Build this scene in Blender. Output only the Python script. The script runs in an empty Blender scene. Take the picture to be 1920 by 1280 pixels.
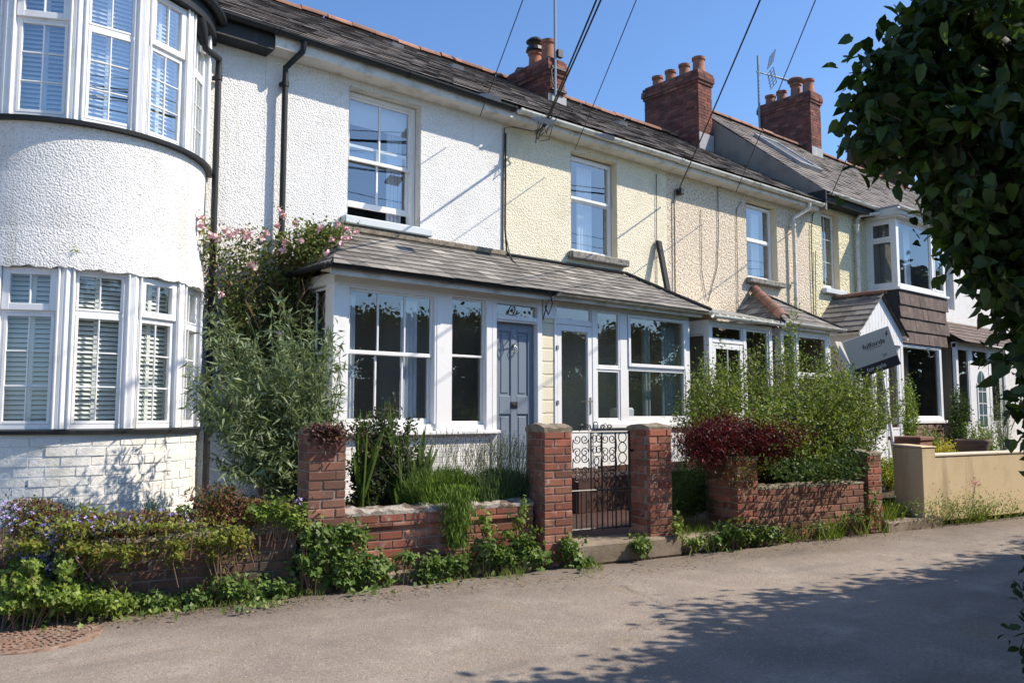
import bpy, bmesh, math, random
import numpy as np
from mathutils import Vector, Matrix
random.seed(7); rng = np.random.default_rng(11)
scene = bpy.context.scene
COL = scene.collection
# ------------------------------------------------------------------ camera
EYE = 1.42; FPX = 1557.0; YAW = math.radians(49.7); PITCH = math.radians(5.0)
CA = np.array([math.cos(YAW)*math.cos(PITCH), math.sin(YAW)*math.cos(PITCH), math.sin(PITCH)])
CR = np.array([math.sin(YAW), -math.cos(YAW), 0.0]); CU = np.cross(CR, CA)
cd = bpy.data.cameras.new('camera'); cam = bpy.data.objects.new('camera', cd); COL.objects.link(cam)
cd.sensor_width = 36; cd.lens = 36*FPX/1920; cd.clip_end = 2000; cd.clip_start = 0.05
cam.matrix_world = Matrix(((CR[0], CU[0], -CA[0], 0), (CR[1], CU[1], -CA[1], 0), (CR[2], CU[2], -CA[2], EYE), (0, 0, 0, 1)))
scene.camera = cam
# ------------------------------------------------------------------ light
SUN = Vector((1.2, -1.0, 1.5)).normalized()
w = bpy.data.worlds.new('World'); scene.world = w; w.use_nodes = True
nt = w.node_tree; bg = nt.nodes['Background']
sky = nt.nodes.new('ShaderNodeTexSky'); sky.sky_type = 'NISHITA'; sky.sun_disc = False
sky.sun_elevation = math.asin(SUN.z); sky.sun_rotation = math.atan2(SUN.x, SUN.y)
sky.air_density = 1.0; sky.dust_density = 0.8; sky.ozone_density = 2.5; sky.altitude = 50
tnt = nt.nodes.new('ShaderNodeMix'); tnt.data_type = 'RGBA'; tnt.blend_type = 'MULTIPLY'; tnt.inputs[0].default_value = 1; tnt.inputs[7].default_value = (.83, 1.05, 1.30, 1)
nt.links.new(sky.outputs[0], tnt.inputs[6]); nt.links.new(tnt.outputs[2], bg.inputs[0]); bg.inputs[1].default_value = 0.12
sl = bpy.data.lights.new('sun', 'SUN'); so = bpy.data.objects.new('sun', sl); COL.objects.link(so)
sl.energy = 5.0; sl.angle = math.radians(0.53); sl.color = (1.0, 0.89, 0.74)
so.rotation_euler = SUN.to_track_quat('Z', 'Y').to_euler(); so.location = (6, -6, 14)
vs = scene.view_settings; vs.view_transform = 'Standard'; vs.look = 'None'; vs.exposure = 0.45; vs.gamma = 1.0

def ray(x, y): return CA + CR*(x-960)/FPX - CU*(y-640)/FPX
def at(x, y, Y):
    d = ray(x, y); p = d*Y/d[1]; p[2] += EYE; return p
def atx(x, y, X):
    d = ray(x, y); p = d*X/d[0]; p[2] += EYE; return p
def atz(x, y, Z):
    d = ray(x, y); p = d*(Z-EYE)/d[2]; p[2] += EYE; return p
# ------------------------------------------------------------------ materials
def mat(name, col, rough=0.7, var=None, bump=None, tone=0.0, spec=0.3, metal=0.0, trans=0.0, uv=False, tone2=None, extra=None, sheen=0):
    """var: list of (colour, scale, lo, hi, detail); bump: list of (kind, scale, strength, distance)"""
    m = bpy.data.materials.new(name); m.use_nodes = True
    t = m.node_tree; N = t.nodes; L = t.links
    bs = N['Principled BSDF']; bs.inputs['Roughness'].default_value = rough
    bs.inputs['Specular IOR Level'].default_value = spec; bs.inputs['Metallic'].default_value = metal
    tc = N.new('ShaderNodeTexCoord'); src = tc.outputs['UV' if uv else 'Object']
    rgb = N.new('ShaderNodeRGB'); rgb.outputs[0].default_value = (*col, 1); cur = rgb.outputs[0]
    def mix(a, b, fac, mode='MIX'):
        x = N.new('ShaderNodeMix'); x.data_type = 'RGBA'; x.blend_type = mode
        if isinstance(fac, float): x.inputs[0].default_value = fac
        else: L.new(fac, x.inputs[0])
        L.new(a, x.inputs[6])
        if isinstance(b, tuple): x.inputs[7].default_value = (*b, 1)
        else: L.new(b, x.inputs[7])
        return x.outputs[2]
    if tone or tone2:
        at_ = N.new('ShaderNodeAttribute'); at_.attribute_name = 'tone'
        sp = N.new('ShaderNodeSeparateColor'); L.new(at_.outputs[0], sp.inputs[0])
        if tone2: 
            mr0 = N.new('ShaderNodeMapRange'); L.new(sp.outputs[1], mr0.inputs[0]); mr0.inputs[1].default_value = 1-tone2[1]; mr0.inputs[2].default_value = 1.0
            cur = mix(cur, tone2[0], mr0.outputs[0])
        mr = N.new('ShaderNodeMapRange'); L.new(sp.outputs[0], mr.inputs[0]); mr.inputs[3].default_value = 1-tone; mr.inputs[4].default_value = 1+tone
        cb = N.new('ShaderNodeCombineColor'); [L.new(mr.outputs[0], cb.inputs[i]) for i in range(3)]
        cur = mix(cur, cb.outputs[0], 1.0, 'MULTIPLY')
    for (c2, sc, lo, hi, det) in (var or []):
        nz = N.new('ShaderNodeTexNoise'); nz.inputs['Scale'].default_value = sc if not isinstance(sc, tuple) else 1.0
        nz.inputs['Detail'].default_value = det; nz.inputs['Roughness'].default_value = 0.6
        if isinstance(sc, tuple):
            mp = N.new('ShaderNodeMapping'); mp.inputs['Scale'].default_value = sc; L.new(src, mp.inputs[0]); L.new(mp.outputs[0], nz.inputs['Vector'])
        else: L.new(src, nz.inputs['Vector'])
        mr = N.new('ShaderNodeMapRange'); L.new(nz.outputs[0], mr.inputs[0]); mr.inputs[1].default_value = lo; mr.inputs[2].default_value = hi
        cur = mix(cur, c2, mr.outputs[0])
    h = None
    for b in (bump or []):
        kind, sc, st, dist = b[:4]
        if kind == 'noise':
            nz = N.new('ShaderNodeTexNoise'); nz.inputs['Detail'].default_value = 6; nz.inputs['Roughness'].default_value = .65; nz.inputs['Scale'].default_value = sc; L.new(src, nz.inputs['Vector']); o = nz.outputs[0]
        elif kind == 'pebble':
            nz = N.new('ShaderNodeTexVoronoi'); nz.feature = 'SMOOTH_F1'; nz.inputs['Scale'].default_value = sc; nz.inputs['Smoothness'].default_value = .6
            L.new(src, nz.inputs['Vector']); iv = N.new('ShaderNodeMath'); iv.operation = 'SUBTRACT'; iv.inputs[0].default_value = 1; L.new(nz.outputs[0], iv.inputs[1]); o = iv.outputs[0]
        elif kind == 'brick':
            nz = N.new('ShaderNodeTexBrick'); nz.inputs['Scale'].default_value = 1; nz.inputs['Brick Width'].default_value = .225; nz.inputs['Row Height'].default_value = .075
            nz.inputs['Mortar Size'].default_value = .007; nz.inputs['Mortar Smooth'].default_value = .6
            mp = N.new('ShaderNodeVectorMath'); mp.operation = 'ADD'; n2 = N.new('ShaderNodeTexNoise'); n2.inputs['Scale'].default_value = 6
            sc2 = N.new('ShaderNodeVectorMath'); sc2.operation = 'SCALE'; sc2.inputs[3].default_value = .012
            L.new(src, n2.inputs['Vector']); L.new(n2.outputs[1], sc2.inputs[0]); L.new(src, mp.inputs[0]); L.new(sc2.outputs[0], mp.inputs[1]); L.new(mp.outputs[0], nz.inputs['Vector'])
            iv = N.new('ShaderNodeMath'); iv.operation = 'SUBTRACT'; iv.inputs[0].default_value = 1; L.new(nz.outputs['Fac'], iv.inputs[1]); o = iv.outputs[0]
            if len(b) > 4: cur = mix(cur, b[4], nz.outputs['Fac'])
        bp = N.new('ShaderNodeBump'); bp.inputs['Strength'].default_value = st; bp.inputs['Distance'].default_value = dist; L.new(o, bp.inputs['Height'])
        if h is not None: L.new(h, bp.inputs['Normal'])
        h = bp.outputs[0]
    if h is not None: L.new(h, bs.inputs['Normal'])
    L.new(cur, bs.inputs['Base Color'])
    if trans:
        tr = N.new('ShaderNodeBsdfTranslucent'); g = mix(cur, (1.35, 1.45, .7), 1.0, 'MULTIPLY'); L.new(g, tr.inputs[0])
        ms = N.new('ShaderNodeMixShader'); ms.inputs[0].default_value = trans
        L.new(bs.outputs[0], ms.inputs[1]); L.new(tr.outputs[0], ms.inputs[2]); L.new(ms.outputs[0], N['Material Output'].inputs[0])
    return m

def glass(name, tint=(.86, .90, .89), boost=.9, wav=.0006, base=.08):
    m = bpy.data.materials.new(name); m.use_nodes = True; t = m.node_tree; N = t.nodes; L = t.links
    N.remove(N['Principled BSDF'])
    ge = N.new('ShaderNodeNewGeometry'); dp = N.new('ShaderNodeVectorMath'); dp.operation = 'DOT_PRODUCT'; L.new(ge.outputs['Normal'], dp.inputs[0]); L.new(ge.outputs['Incoming'], dp.inputs[1])
    ab = N.new('ShaderNodeMath'); ab.operation = 'ABSOLUTE'; L.new(dp.outputs['Value'], ab.inputs[0]); om = N.new('ShaderNodeMath'); om.operation = 'SUBTRACT'; om.inputs[0].default_value = 1; L.new(ab.outputs[0], om.inputs[1])
    pw = N.new('ShaderNodeMath'); pw.operation = 'POWER'; pw.inputs[1].default_value = 5; L.new(om.outputs[0], pw.inputs[0])
    mu = N.new('ShaderNodeMath'); mu.operation = 'MULTIPLY_ADD'; mu.inputs[1].default_value = boost; mu.inputs[2].default_value = base; mu.use_clamp = True; L.new(pw.outputs[0], mu.inputs[0])
    tr = N.new('ShaderNodeBsdfTransparent'); tr.inputs[0].default_value = (*tint, 1)
    gl = N.new('ShaderNodeBsdfGlossy'); gl.inputs['Roughness'].default_value = 0.0; gl.inputs[0].default_value = (.95, .98, 1, 1)
    nz = N.new('ShaderNodeTexNoise'); nz.inputs['Scale'].default_value = 2.2; nz.inputs['Detail'].default_value = 1
    tc = N.new('ShaderNodeTexCoord'); L.new(tc.outputs['Object'], nz.inputs['Vector'])
    bp = N.new('ShaderNodeBump'); bp.inputs['Strength'].default_value = 1; bp.inputs['Distance'].default_value = wav; L.new(nz.outputs[0], bp.inputs['Height']); L.new(bp.outputs[0], gl.inputs['Normal'])
    ms = N.new('ShaderNodeMixShader'); L.new(mu.outputs[0], ms.inputs[0]); L.new(tr.outputs[0], ms.inputs[1]); L.new(gl.outputs[0], ms.inputs[2])
    L.new(ms.outputs[0], N['Material Output'].inputs[0]); return m

MT = {}
MT['dash_white'] = mat('white_pebbledash', (.79, .785, .77), .9, var=[((.63, .62, .58), 1.3, .52, .78, 5), ((.52, .50, .43), (2.6, 2.6, .28), .57, .80, 5), ((.50, .49, .46), 48, .57, .68, 3)], bump=[('pebble', 62, .9, .012), ('noise', 80, .8, .011)])
MT['dash_cream'] = mat('cream_pebbledash', (.78, .72, .56), .9, var=[((.60, .55, .39), 1.6, .5, .8, 5), ((.48, .43, .31), 40, .54, .66, 3), ((.86, .82, .68), 30, .58, .70, 3)], bump=[('pebble', 50, .9, .013), ('noise', 56, .8, .012)])
MT['dash_pink'] = mat('buff_pebbledash', (.70, .60, .47), .9, var=[((.36, .28, .19), 27, .50, .62, 3), ((.86, .78, .64), 22, .56, .68, 3), ((.60, .54, .43), 1.4, .5, .8, 5)], bump=[('pebble', 34, .9, .019), ('noise', 38, .9, .018)])
MT['dash_yellow'] = mat('yellow_pebbledash', (.74, .68, .46), .9, var=[((.62, .56, .38), 1.4, .5, .8, 5), ((.45, .40, .26), 24, .50, .62, 3)], bump=[('pebble', 30, 1.0, .024)])
MT['smooth_cream'] = mat('smooth_cream_render', (.70, .62, .44), .85, var=[((.58, .51, .37), 3, .5, .8, 5)], bump=[('noise', 40, .3, .004)])
MT['brick_white'] = mat('painted_brickwork', (.78, .77, .73), .8, uv=True, var=[((.62, .60, .52), 2.2, .55, .8, 6)], bump=[('brick', 1, .75, .010, (.70, .69, .65)), ('noise', 30, .45, .006)])
MT['brick_cream'] = mat('cream_painted_brickwork', (.74, .69, .52), .8, uv=True, bump=[('brick', 1, .8, .009, (.6, .55, .4)), ('noise', 30, .4, .005)])
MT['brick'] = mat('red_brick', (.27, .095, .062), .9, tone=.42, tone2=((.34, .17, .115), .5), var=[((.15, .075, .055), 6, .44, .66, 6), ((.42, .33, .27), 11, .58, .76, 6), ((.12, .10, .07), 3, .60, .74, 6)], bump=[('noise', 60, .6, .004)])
MT['brick_shaded'] = mat('shade_darkened_old_brick', (.105, .058, .042), .95, tone=.35, tone2=((.15, .09, .06), .4), var=[((.06, .05, .04), 7, .45, .65, 6), ((.24, .21, .17), 15, .64, .80, 6)], bump=[('noise', 50, .8, .006)])  # old brown brick, colour darkened further for shade under the foliage curtain
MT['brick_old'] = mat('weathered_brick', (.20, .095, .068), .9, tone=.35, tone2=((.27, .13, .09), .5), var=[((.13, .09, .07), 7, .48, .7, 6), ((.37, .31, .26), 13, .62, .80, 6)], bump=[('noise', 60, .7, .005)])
MT['mortar'] = mat('grey_mortar', (.26, .215, .18), .95, var=[((.22, .19, .16), 12, .45, .7, 5)], bump=[('noise', 80, .5, .004)])
MT['mortar_dark'] = mat('dark_mortar', (.16, .13, .115), .95, bump=[('noise', 80, .5, .004)])
MT['cap'] = mat('mossy_cement_cap', (.27, .23, .18), .95, var=[((.16, .13, .09), 14, .42, .62, 6), ((.30, .30, .14), 22, .6, .75, 5)], bump=[('noise', 30, .9, .02)])
MT['coping'] = mat('limewashed_coping', (.40, .36, .32), .95, var=[((.13, .095, .075), 8, .42, .56, 6), ((.10, .11, .05), 20, .6, .7, 4)], bump=[('noise', 34, .9, .015)])
MT['chim'] = mat('chimney_brick', (.19, .066, .05), .92, tone=.38, tone2=((.25, .11, .08), .4), var=[((.09, .045, .04), 3, .45, .68, 6), ((.34, .28, .25), 5, .66, .78, 6)], bump=[('noise', 50, .6, .005)])
MT['slate'] = mat('grey_slate', (.20, .178, .165), .8, tone=.36, tone2=((.17, .135, .11), .35), var=[((.20, .18, .145), 5, .56, .78, 6), ((.10, .085, .075), 14, .54, .68, 5), ((.34, .32, .27), 30, .64, .76, 5)], bump=[('noise', 25, .5, .006)], spec=.3)
MT['slate_porch'] = mat('weathered_porch_slate', (.165, .152, .14), .82, tone=.32, tone2=((.27, .25, .225), .3), var=[((.25, .24, .21), 6, .52, .75, 6), ((.10, .085, .07), 18, .58, .72, 5)], bump=[('noise', 25, .5, .006)])
MT['tile_brown'] = mat('brown_concrete_tile', (.115, .085, .075), .85, tone=.22, var=[((.22, .17, .14), 6, .5, .8, 6)], bump=[('noise', 40, .4, .004)])
MT['terra'] = mat('terracotta', (.29, .145, .105), .88, tone=.3, var=[((.19, .11, .08), 6, .45, .66, 6), ((.42, .38, .3), 20, .66, .8, 5)], bump=[('noise', 40, .5, .006)])
MT['pot'] = mat('chimney_pot_clay', (.36, .145, .085), .85, var=[((.15, .09, .07), 6, .45, .75, 5)], bump=[('noise', 30, .4, .006)])
MT['upvc'] = mat('white_upvc', (.78, .785, .79), .4, spec=.4, var=[((.64, .63, .59), 3.5, .52, .8, 6), ((.50, .49, .44), 12, .64, .82, 6)])
MT['paint'] = mat('white_gloss_paint', (.78, .78, .77), .45, spec=.4, var=[((.62, .61, .57), 5, .6, .85, 6)], bump=[('noise', 18, .25, .004)])
MT['paint_blue'] = mat('pale_blue_painted_sill', (.56, .60, .62), .6, var=[((.42, .43, .42), 7, .55, .8, 6)], bump=[('noise', 20, .3, .004)])
MT['gutter_w'] = mat('old_white_plastic', (.68, .665, .60), .55, var=[((.36, .34, .27), 6, .48, .70, 6)])
MT['fascia_w'] = mat('painted_fascia', (.66, .645, .60), .7, var=[((.38, .355, .29), 4, .48, .72, 6)])
MT['black'] = mat('black_plastic', (.018, .020, .022), .55, spec=.3, var=[((.05, .05, .05), 9, .6, .8, 4)])
MT['stone'] = mat('grey_stone_sill', (.26, .245, .22), .9, var=[((.10, .095, .085), 16, .45, .62, 6)], bump=[('noise', 40, .6, .008)])
MT['door'] = mat('slate_blue_door_paint', (.175, .215, .265), .42, spec=.45, bump=[('noise', 60, .08, .002)])
MT['metal_black'] = mat('black_iron', (.02, .02, .02), .45, spec=.5)
MT['chrome'] = mat('aged_metal', (.55, .52, .45), .3, metal=.9)
MT['galv'] = mat('galvanised_metal', (.30, .31, .32), .45, metal=.5)
MT['lead'] = mat('lead_flashing', (.30, .31, .33), .6, var=[((.48, .48, .47), 8, .5, .75, 5)])
MT['render_grey'] = mat('grey_cement_render', (.24, .22, .19), .9, var=[((.16, .15, .13), 3, .45, .7, 6)], bump=[('noise', 30, .4, .006)])
MT['shutter'] = mat('white_shutter', (.84, .84, .80), .5)
MT['curtain'] = mat('pale_curtain', (.62, .66, .74), .9)
MT['curtain_grey'] = mat('green_grey_curtain', (.30, .36, .36), .9)
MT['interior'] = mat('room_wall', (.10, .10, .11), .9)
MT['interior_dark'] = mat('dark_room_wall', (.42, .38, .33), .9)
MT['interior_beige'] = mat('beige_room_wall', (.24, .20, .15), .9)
MT['glass'] = glass('window_glass', base=.15, wav=.0010)
MT['glass_sky'] = glass('upper_window_glass', base=.23)
MT['glass_old'] = glass('old_window_glass', wav=.0022, base=.15)
MT['glass_low'] = glass('bay_window_glass', wav=.0008, base=.10)
MT['concrete'] = mat('worn_concrete', (.27, .22, .17), .95, var=[((.15, .12, .09), 6, .42, .68, 6), ((.16, .13, .08), 2, .5, .7, 4)], bump=[('noise', 60, .7, .008)])
MT['yellow_render'] = mat('ochre_render', (.62, .49, .31), .9, var=[((.50, .38, .23), 2.5, .48, .75, 5), ((.34, .25, .16), (3, 3, .5), .56, .76, 5), ((.25, .20, .14), 9, .66, .76, 5)], bump=[('noise', 30, .3, .006)])
MT['quarry'] = mat('shade_darkened_quarry_tile', (.062, .030, .024), .8, tone=.2, var=[((.08, .04, .03), 8, .45, .7, 5)], bump=[('noise', 40, .4, .004)])  # tile colour lowered to stand in for shade behind the gate
MT['soil'] = mat('garden_soil', (.07, .05, .035), .98, var=[((.12, .095, .06), 9, .45, .7, 6), ((.06, .07, .03), 3, .5, .7, 4)], bump=[('noise', 14, .9, .05)])
MT['wood'] = mat('weathered_bench_wood', (.27, .19, .15), .8, var=[((.16, .11, .09), (4, 4, 30), .45, .7, 4)])
MT['wood_dark'] = mat('black_stained_wood', (.03, .032, .035), .8, bump=[('noise', 60, .3, .003)])
MT['board'] = mat('grey_sign_board', (.66, .63, .57), .6)
MT['board_dark'] = mat('charcoal_sign_band', (.045, .045, .055), .5)
MT['ink'] = mat('dark_sign_lettering', (.03, .03, .03), .5)
MT['ink_white'] = mat('white_sign_lettering', (.75, .75, .75), .5)
MT['cable'] = mat('black_cable', (.015, .015, .016), .6)
MT['cable_grey'] = mat('grey_cable', (.12, .11, .10), .7)
MT['rust'] = mat('rusty_cast_iron', (.24, .15, .105), .85, var=[((.32, .25, .20), 10, .45, .7, 6), ((.10, .055, .04), 22, .5, .7, 5)], bump=[('noise', 60, .4, .003)])
MT['bark'] = mat('brown_bark', (.11, .075, .05), .95, var=[((.05, .035, .025), 14, .45, .65, 5)], bump=[('noise', 30, .8, .01)])
MT['stem_green'] = mat('green_stem', (.10, .13, .05), .8)
MT['twig'] = mat('dry_brown_twig', (.17, .11, .075), .9)
def leafmat(n, c, c2, share=.4, tone=.35, trans=.3, spec=.25, rough=.55): return mat(n, c, rough, tone=tone, tone2=(c2, share), trans=trans, spec=spec)
MT['l_lilac'] = leafmat('dark_lilac_leaf', (.030, .055, .014), (.07, .115, .02), .35, .5, .42, .35, .42)
MT['l_hedge'] = leafmat('hedge_leaf', (.026, .045, .013), (.04, .065, .017), .4, .4, .25)
MT['l_budd'] = leafmat('buddleia_leaf', (.14, .185, .09), (.27, .31, .21), .4, .35, .25, .25)
MT['l_rose'] = leafmat('rose_leaf', (.10, .14, .04), (.23, .20, .07), .4)
MT['l_orange'] = leafmat('russet_leaf', (.30, .11, .03), (.20, .12, .04), .5)
MT['petal_pink'] = leafmat('pink_petal', (.84, .52, .53), (.88, .68, .66), .5, .12, .0, .1)
MT['petal_purple'] = leafmat('lilac_petal', (.38, .31, .60), (.52, .47, .72), .5, .2, .0, .1)
MT['petal_red'] = leafmat('magenta_petal', (.55, .10, .22), (.6, .2, .3), .5, .2, .0)
MT['l_sword'] = leafmat('sword_leaf', (.075, .125, .025), (.13, .20, .04), .35, .3, .35)
MT['l_fuchsia'] = leafmat('fuchsia_leaf', (.045, .075, .03), (.14, .09, .06), .3)
MT['l_lav'] = leafmat('lavender_leaf', (.12, .20, .035), (.19, .27, .06), .5, .3, .3, .2)
MT['l_lav2'] = leafmat('grey_lavender_leaf', (.085, .15, .06), (.13, .18, .09), .5, .3, .3, .2)
MT['spike'] = leafmat('lavender_spike', (.12, .10, .14), (.22, .18, .26), .5, .3, .1)
MT['l_ivy'] = leafmat('ivy_leaf', (.085, .145, .03), (.19, .255, .065), .5, .4, .25, .3, .5)
MT['l_ivy_bright'] = leafmat('bright_ivy_leaf', (.13, .195, .032), (.24, .30, .06), .5, .4, .3, .3, .5)
MT['l_sedum'] = leafmat('red_sedum_leaf', (.13, .045, .03), (.17, .15, .035), .5, .35, .2)
MT['l_yelgreen'] = leafmat('yellow_green_leaf', (.16, .19, .03), (.20, .11, .03), .3, .35, .3)
MT['l_bluegrey'] = leafmat('blue_green_leaf', (.055, .10, .09), (.09, .13, .13), .4, .3, .2)
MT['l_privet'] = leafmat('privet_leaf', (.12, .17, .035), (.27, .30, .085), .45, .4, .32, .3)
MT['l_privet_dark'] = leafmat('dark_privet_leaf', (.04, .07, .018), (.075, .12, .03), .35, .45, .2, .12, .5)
MT['l_maple'] = leafmat('red_maple_leaf', (.07, .008, .014), (.145, .016, .024), .35, .4, .3)
MT['l_fern'] = leafmat('fern_leaf', (.05, .10, .025), (.09, .15, .035), .4, .4, .28)
MT['l_grass'] = leafmat('grass_blade', (.12, .185, .035), (.28, .27, .09), .35, .35, .35)
MT['l_acid'] = leafmat('lime_leaf', (.24, .28, .035), (.30, .32, .06), .5, .3, .35)
MT['l_yellow'] = leafmat('yellow_flower', (.55, .45, .03), (.40, .40, .05), .5, .2, .3)

# ------------------------------------------------------------------ mesh builder
class MB:
    def __init__(s): s.v = []; s.f = []; s.uv = []; s.t = []
    def face(s, pts, uv=None, t=None):
        n = len(s.v); s.v.extend([tuple(map(float, p)) for p in pts]); s.f.append(tuple(range(n, n+len(pts)))); s.uv.append(uv); s.t.append(t or (random.random(), random.random()))
    def mesh(s, vs, fs, t=None, uvs=None):
        n = len(s.v); s.v.extend([tuple(map(float, p)) for p in vs]); t = t or (random.random(), random.random())
        for i, f in enumerate(fs): s.f.append(tuple(n+k for k in f)); s.uv.append(uvs[i] if uvs else None); s.t.append(t)
    def hexa(s, p, t=None):   # p: 8 points, bottom 4 ccw, top 4 ccw
        s.mesh(p, [(3, 2, 1, 0), (4, 5, 6, 7), (0, 1, 5, 4), (1, 2, 6, 5), (2, 3, 7, 6), (3, 0, 4, 7)], t)
    def box(s, x0, x1, y0, y1, z0, z1, t=None):
        s.hexa([(x0, y0, z0), (x1, y0, z0), (x1, y1, z0), (x0, y1, z0), (x0, y0, z1), (x1, y0, z1), (x1, y1, z1), (x0, y1, z1)], t)
    def fb(s, F, u0, u1, v0, v1, n0, n1, t=None):  # box in a frame F=(O,U,N); n outward
        O, U, Nn = F; Z = np.array([0, 0, 1.0])
        q = lambda u, v, n: O+U*u+Z*v+Nn*n
        s.hexa([q(u0, v0, n1), q(u1, v0, n1), q(u1, v0, n0), q(u0, v0, n0), q(u0, v1, n1), q(u1, v1, n1), q(u1, v1, n0), q(u0, v1, n0)], t)
    def tube(s, path, r, n=8, t=None, caps=True):
        P = [np.array(p, float) for p in path]; R = r if isinstance(r, (list, tuple)) else [r]*len(P)
        vs = []; fs = []; a = None
        for i, p in enumerate(P):
            d = (P[min(i+1, len(P)-1)]-P[max(i-1, 0)]); d /= (np.linalg.norm(d)+1e-9)
            if a is None:
                a = np.cross(d, (0, 0, 1.0)); a = a if np.linalg.norm(a) > .05 else np.cross(d, (1.0, 0, 0))
            a = a-d*(a@d); a /= np.linalg.norm(a); b = np.cross(d, a)
            for k in range(n):
                g = 2*math.pi*k/n; vs.append(p+R[i]*(math.cos(g)*a+math.sin(g)*b))
        for i in range(len(P)-1):
            for k in range(n): fs.append((i*n+k, i*n+(k+1) % n, (i+1)*n+(k+1) % n, (i+1)*n+k))
        if caps: fs.append(tuple(range(n-1, -1, -1))); fs.append(tuple(range((len(P)-1)*n, len(P)*n)))
        s.mesh(vs, fs, t)
    def lathe(s, c, prof, n=20, t=None):
        vs = []; fs = []
        for (r, z) in prof:
            for k in range(n): g = 2*math.pi*k/n; vs.append((c[0]+r*math.cos(g), c[1]+r*math.sin(g), c[2]+z))
        for i in range(len(prof)-1):
            for k in range(n): fs.append((i*n+k, i*n+(k+1) % n, (i+1)*n+(k+1) % n, (i+1)*n+k))
        s.mesh(vs, fs, t)
    def build(s, name, m, parent=None, smooth=False, bevel=0, org=None):
        me = bpy.data.meshes.new(name)
        if parent is not None:
            o0 = Vector((0, 0, 0)); q = parent
            while q is not None: o0 = o0+q.location; q = q.parent
        else: o0 = Vector(org) if org is not None else Vector((0, 0, 0))
        V = np.array(s.v)-np.array(o0); me.from_pydata([tuple(v) for v in V], [], s.f)
        uvl = me.uv_layers.new(name='UV'); ca = me.color_attributes.new('tone', 'FLOAT_COLOR', 'CORNER')
        W = np.array(s.v); uvs = []; cols = []
        for f, u, t in zip(s.f, s.uv, s.t):
            if u is None:
                p = W[list(f)]; nn = np.cross(p[1]-p[0], p[2]-p[1]) if len(f) < 5 else np.cross(p[1]-p[0], p[len(f)//2]-p[0])
                l = np.linalg.norm(nn); nn = nn/l if l > 1e-12 else np.array([0, 0, 1.0])
                tv = np.array([-nn[1], nn[0], 0]); l = np.linalg.norm(tv)
                if l < .3: u = [(q[0], q[1]) for q in p]
                else: tv /= l; bv = np.cross(nn, tv); u = [(q@tv, q[2] if abs(nn[2]) < .2 else q@bv) for q in p]
            uvs.extend(u); cols.extend([(t[0], t[1], 0, 1)]*len(f))
        uvl.data.foreach_set('uv', np.array(uvs, dtype=np.float32).ravel()); ca.data.foreach_set('color', np.array(cols, dtype=np.float32).ravel())
        me.materials.append(m if not isinstance(m, str) else MT[m])
        if smooth: me.polygons.foreach_set('use_smooth', [True]*len(me.polygons))
        o = bpy.data.objects.new(name, me); COL.objects.link(o)
        if parent is not None: o.parent = parent
        elif org is not None: o.location = o0
        if smooth: 
            try: me.set_sharp_from_angle(angle=math.radians(50))
            except Exception: pass
        if bevel:
            b = o.modifiers.new('bevel', 'BEVEL'); b.width = bevel; b.segments = 1; b.limit_method = 'ANGLE'; b.angle_limit = math.radians(40)
        return o
def thing(name, label, cat, loc, group=None):
    o = bpy.data.objects.new(name, None); o.empty_display_size = .1; COL.objects.link(o); o.location = loc
    o['label'] = label; o['category'] = cat
    if group: o['group'] = group
    return o
def tag(o, label, cat, group=None):
    o['label'] = label; o['category'] = cat
    if group: o['group'] = group
    return o
def struct(o, label=None, kind='structure', cat=None):
    o['kind'] = kind
    if label: o['label'] = label
    if cat: o['category'] = cat
    return o
V3 = lambda *a: np.array(a, float)
def FX(x, y, z=0): return (V3(x, y, z), V3(1, 0, 0), V3(0, -1, 0))      # frame facing the road

# ------------------------------------------------------------------ foliage
SH = {  # (x along, y across, z lift) ; faces
 'lance': ([(0, 0, 0), (.35, .5, .06), (1, 0, -.12), (.35, -.5, .06), (.5, 0, 0)], [(0, 1, 2, 4), (0, 4, 2, 3)]),
 'oval': ([(0, 0, 0), (.25, .42, .05), (.65, .45, .05), (1, 0, -.08), (.65, -.45, .05), (.25, -.42, .05), (.5, 0, -.02)], [(0, 1, 2, 6), (6, 2, 3, 4), (0, 6, 4, 5)]),
 'heart': ([(0, 0, 0), (-.06, .28, .04), (.2, .5, .07), (.6, .36, .03), (1, 0, -.18), (.6, -.36, .03), (.2, -.5, .07), (-.06, -.28, .04), (.45, 0, -.04)], [(0, 1, 2, 8), (8, 2, 3, 4), (0, 8, 6, 7), (8, 4, 5, 6)]),
 'ivy': ([(0, 0, 0), (-.08, .4, .02), (.35, .3, .03), (.45, .55, .03), (.65, .22, .03), (1, 0, -.05), (.65, -.22, .03), (.45, -.55, .03), (.35, -.3, .03), (-.08, -.4, .02), (.5, 0, 0)], [(0, 1, 2, 10), (2, 3, 4, 10), (10, 4, 5, 6), (10, 6, 7, 8), (0, 10, 8, 9)]),
 'blade': ([(0, .5, 0), (0, -.5, 0), (.5, -.4, .03), (.5, .4, .03), (1, 0, -.06)], [(0, 1, 2, 3), (3, 2, 4)]),
}
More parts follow.
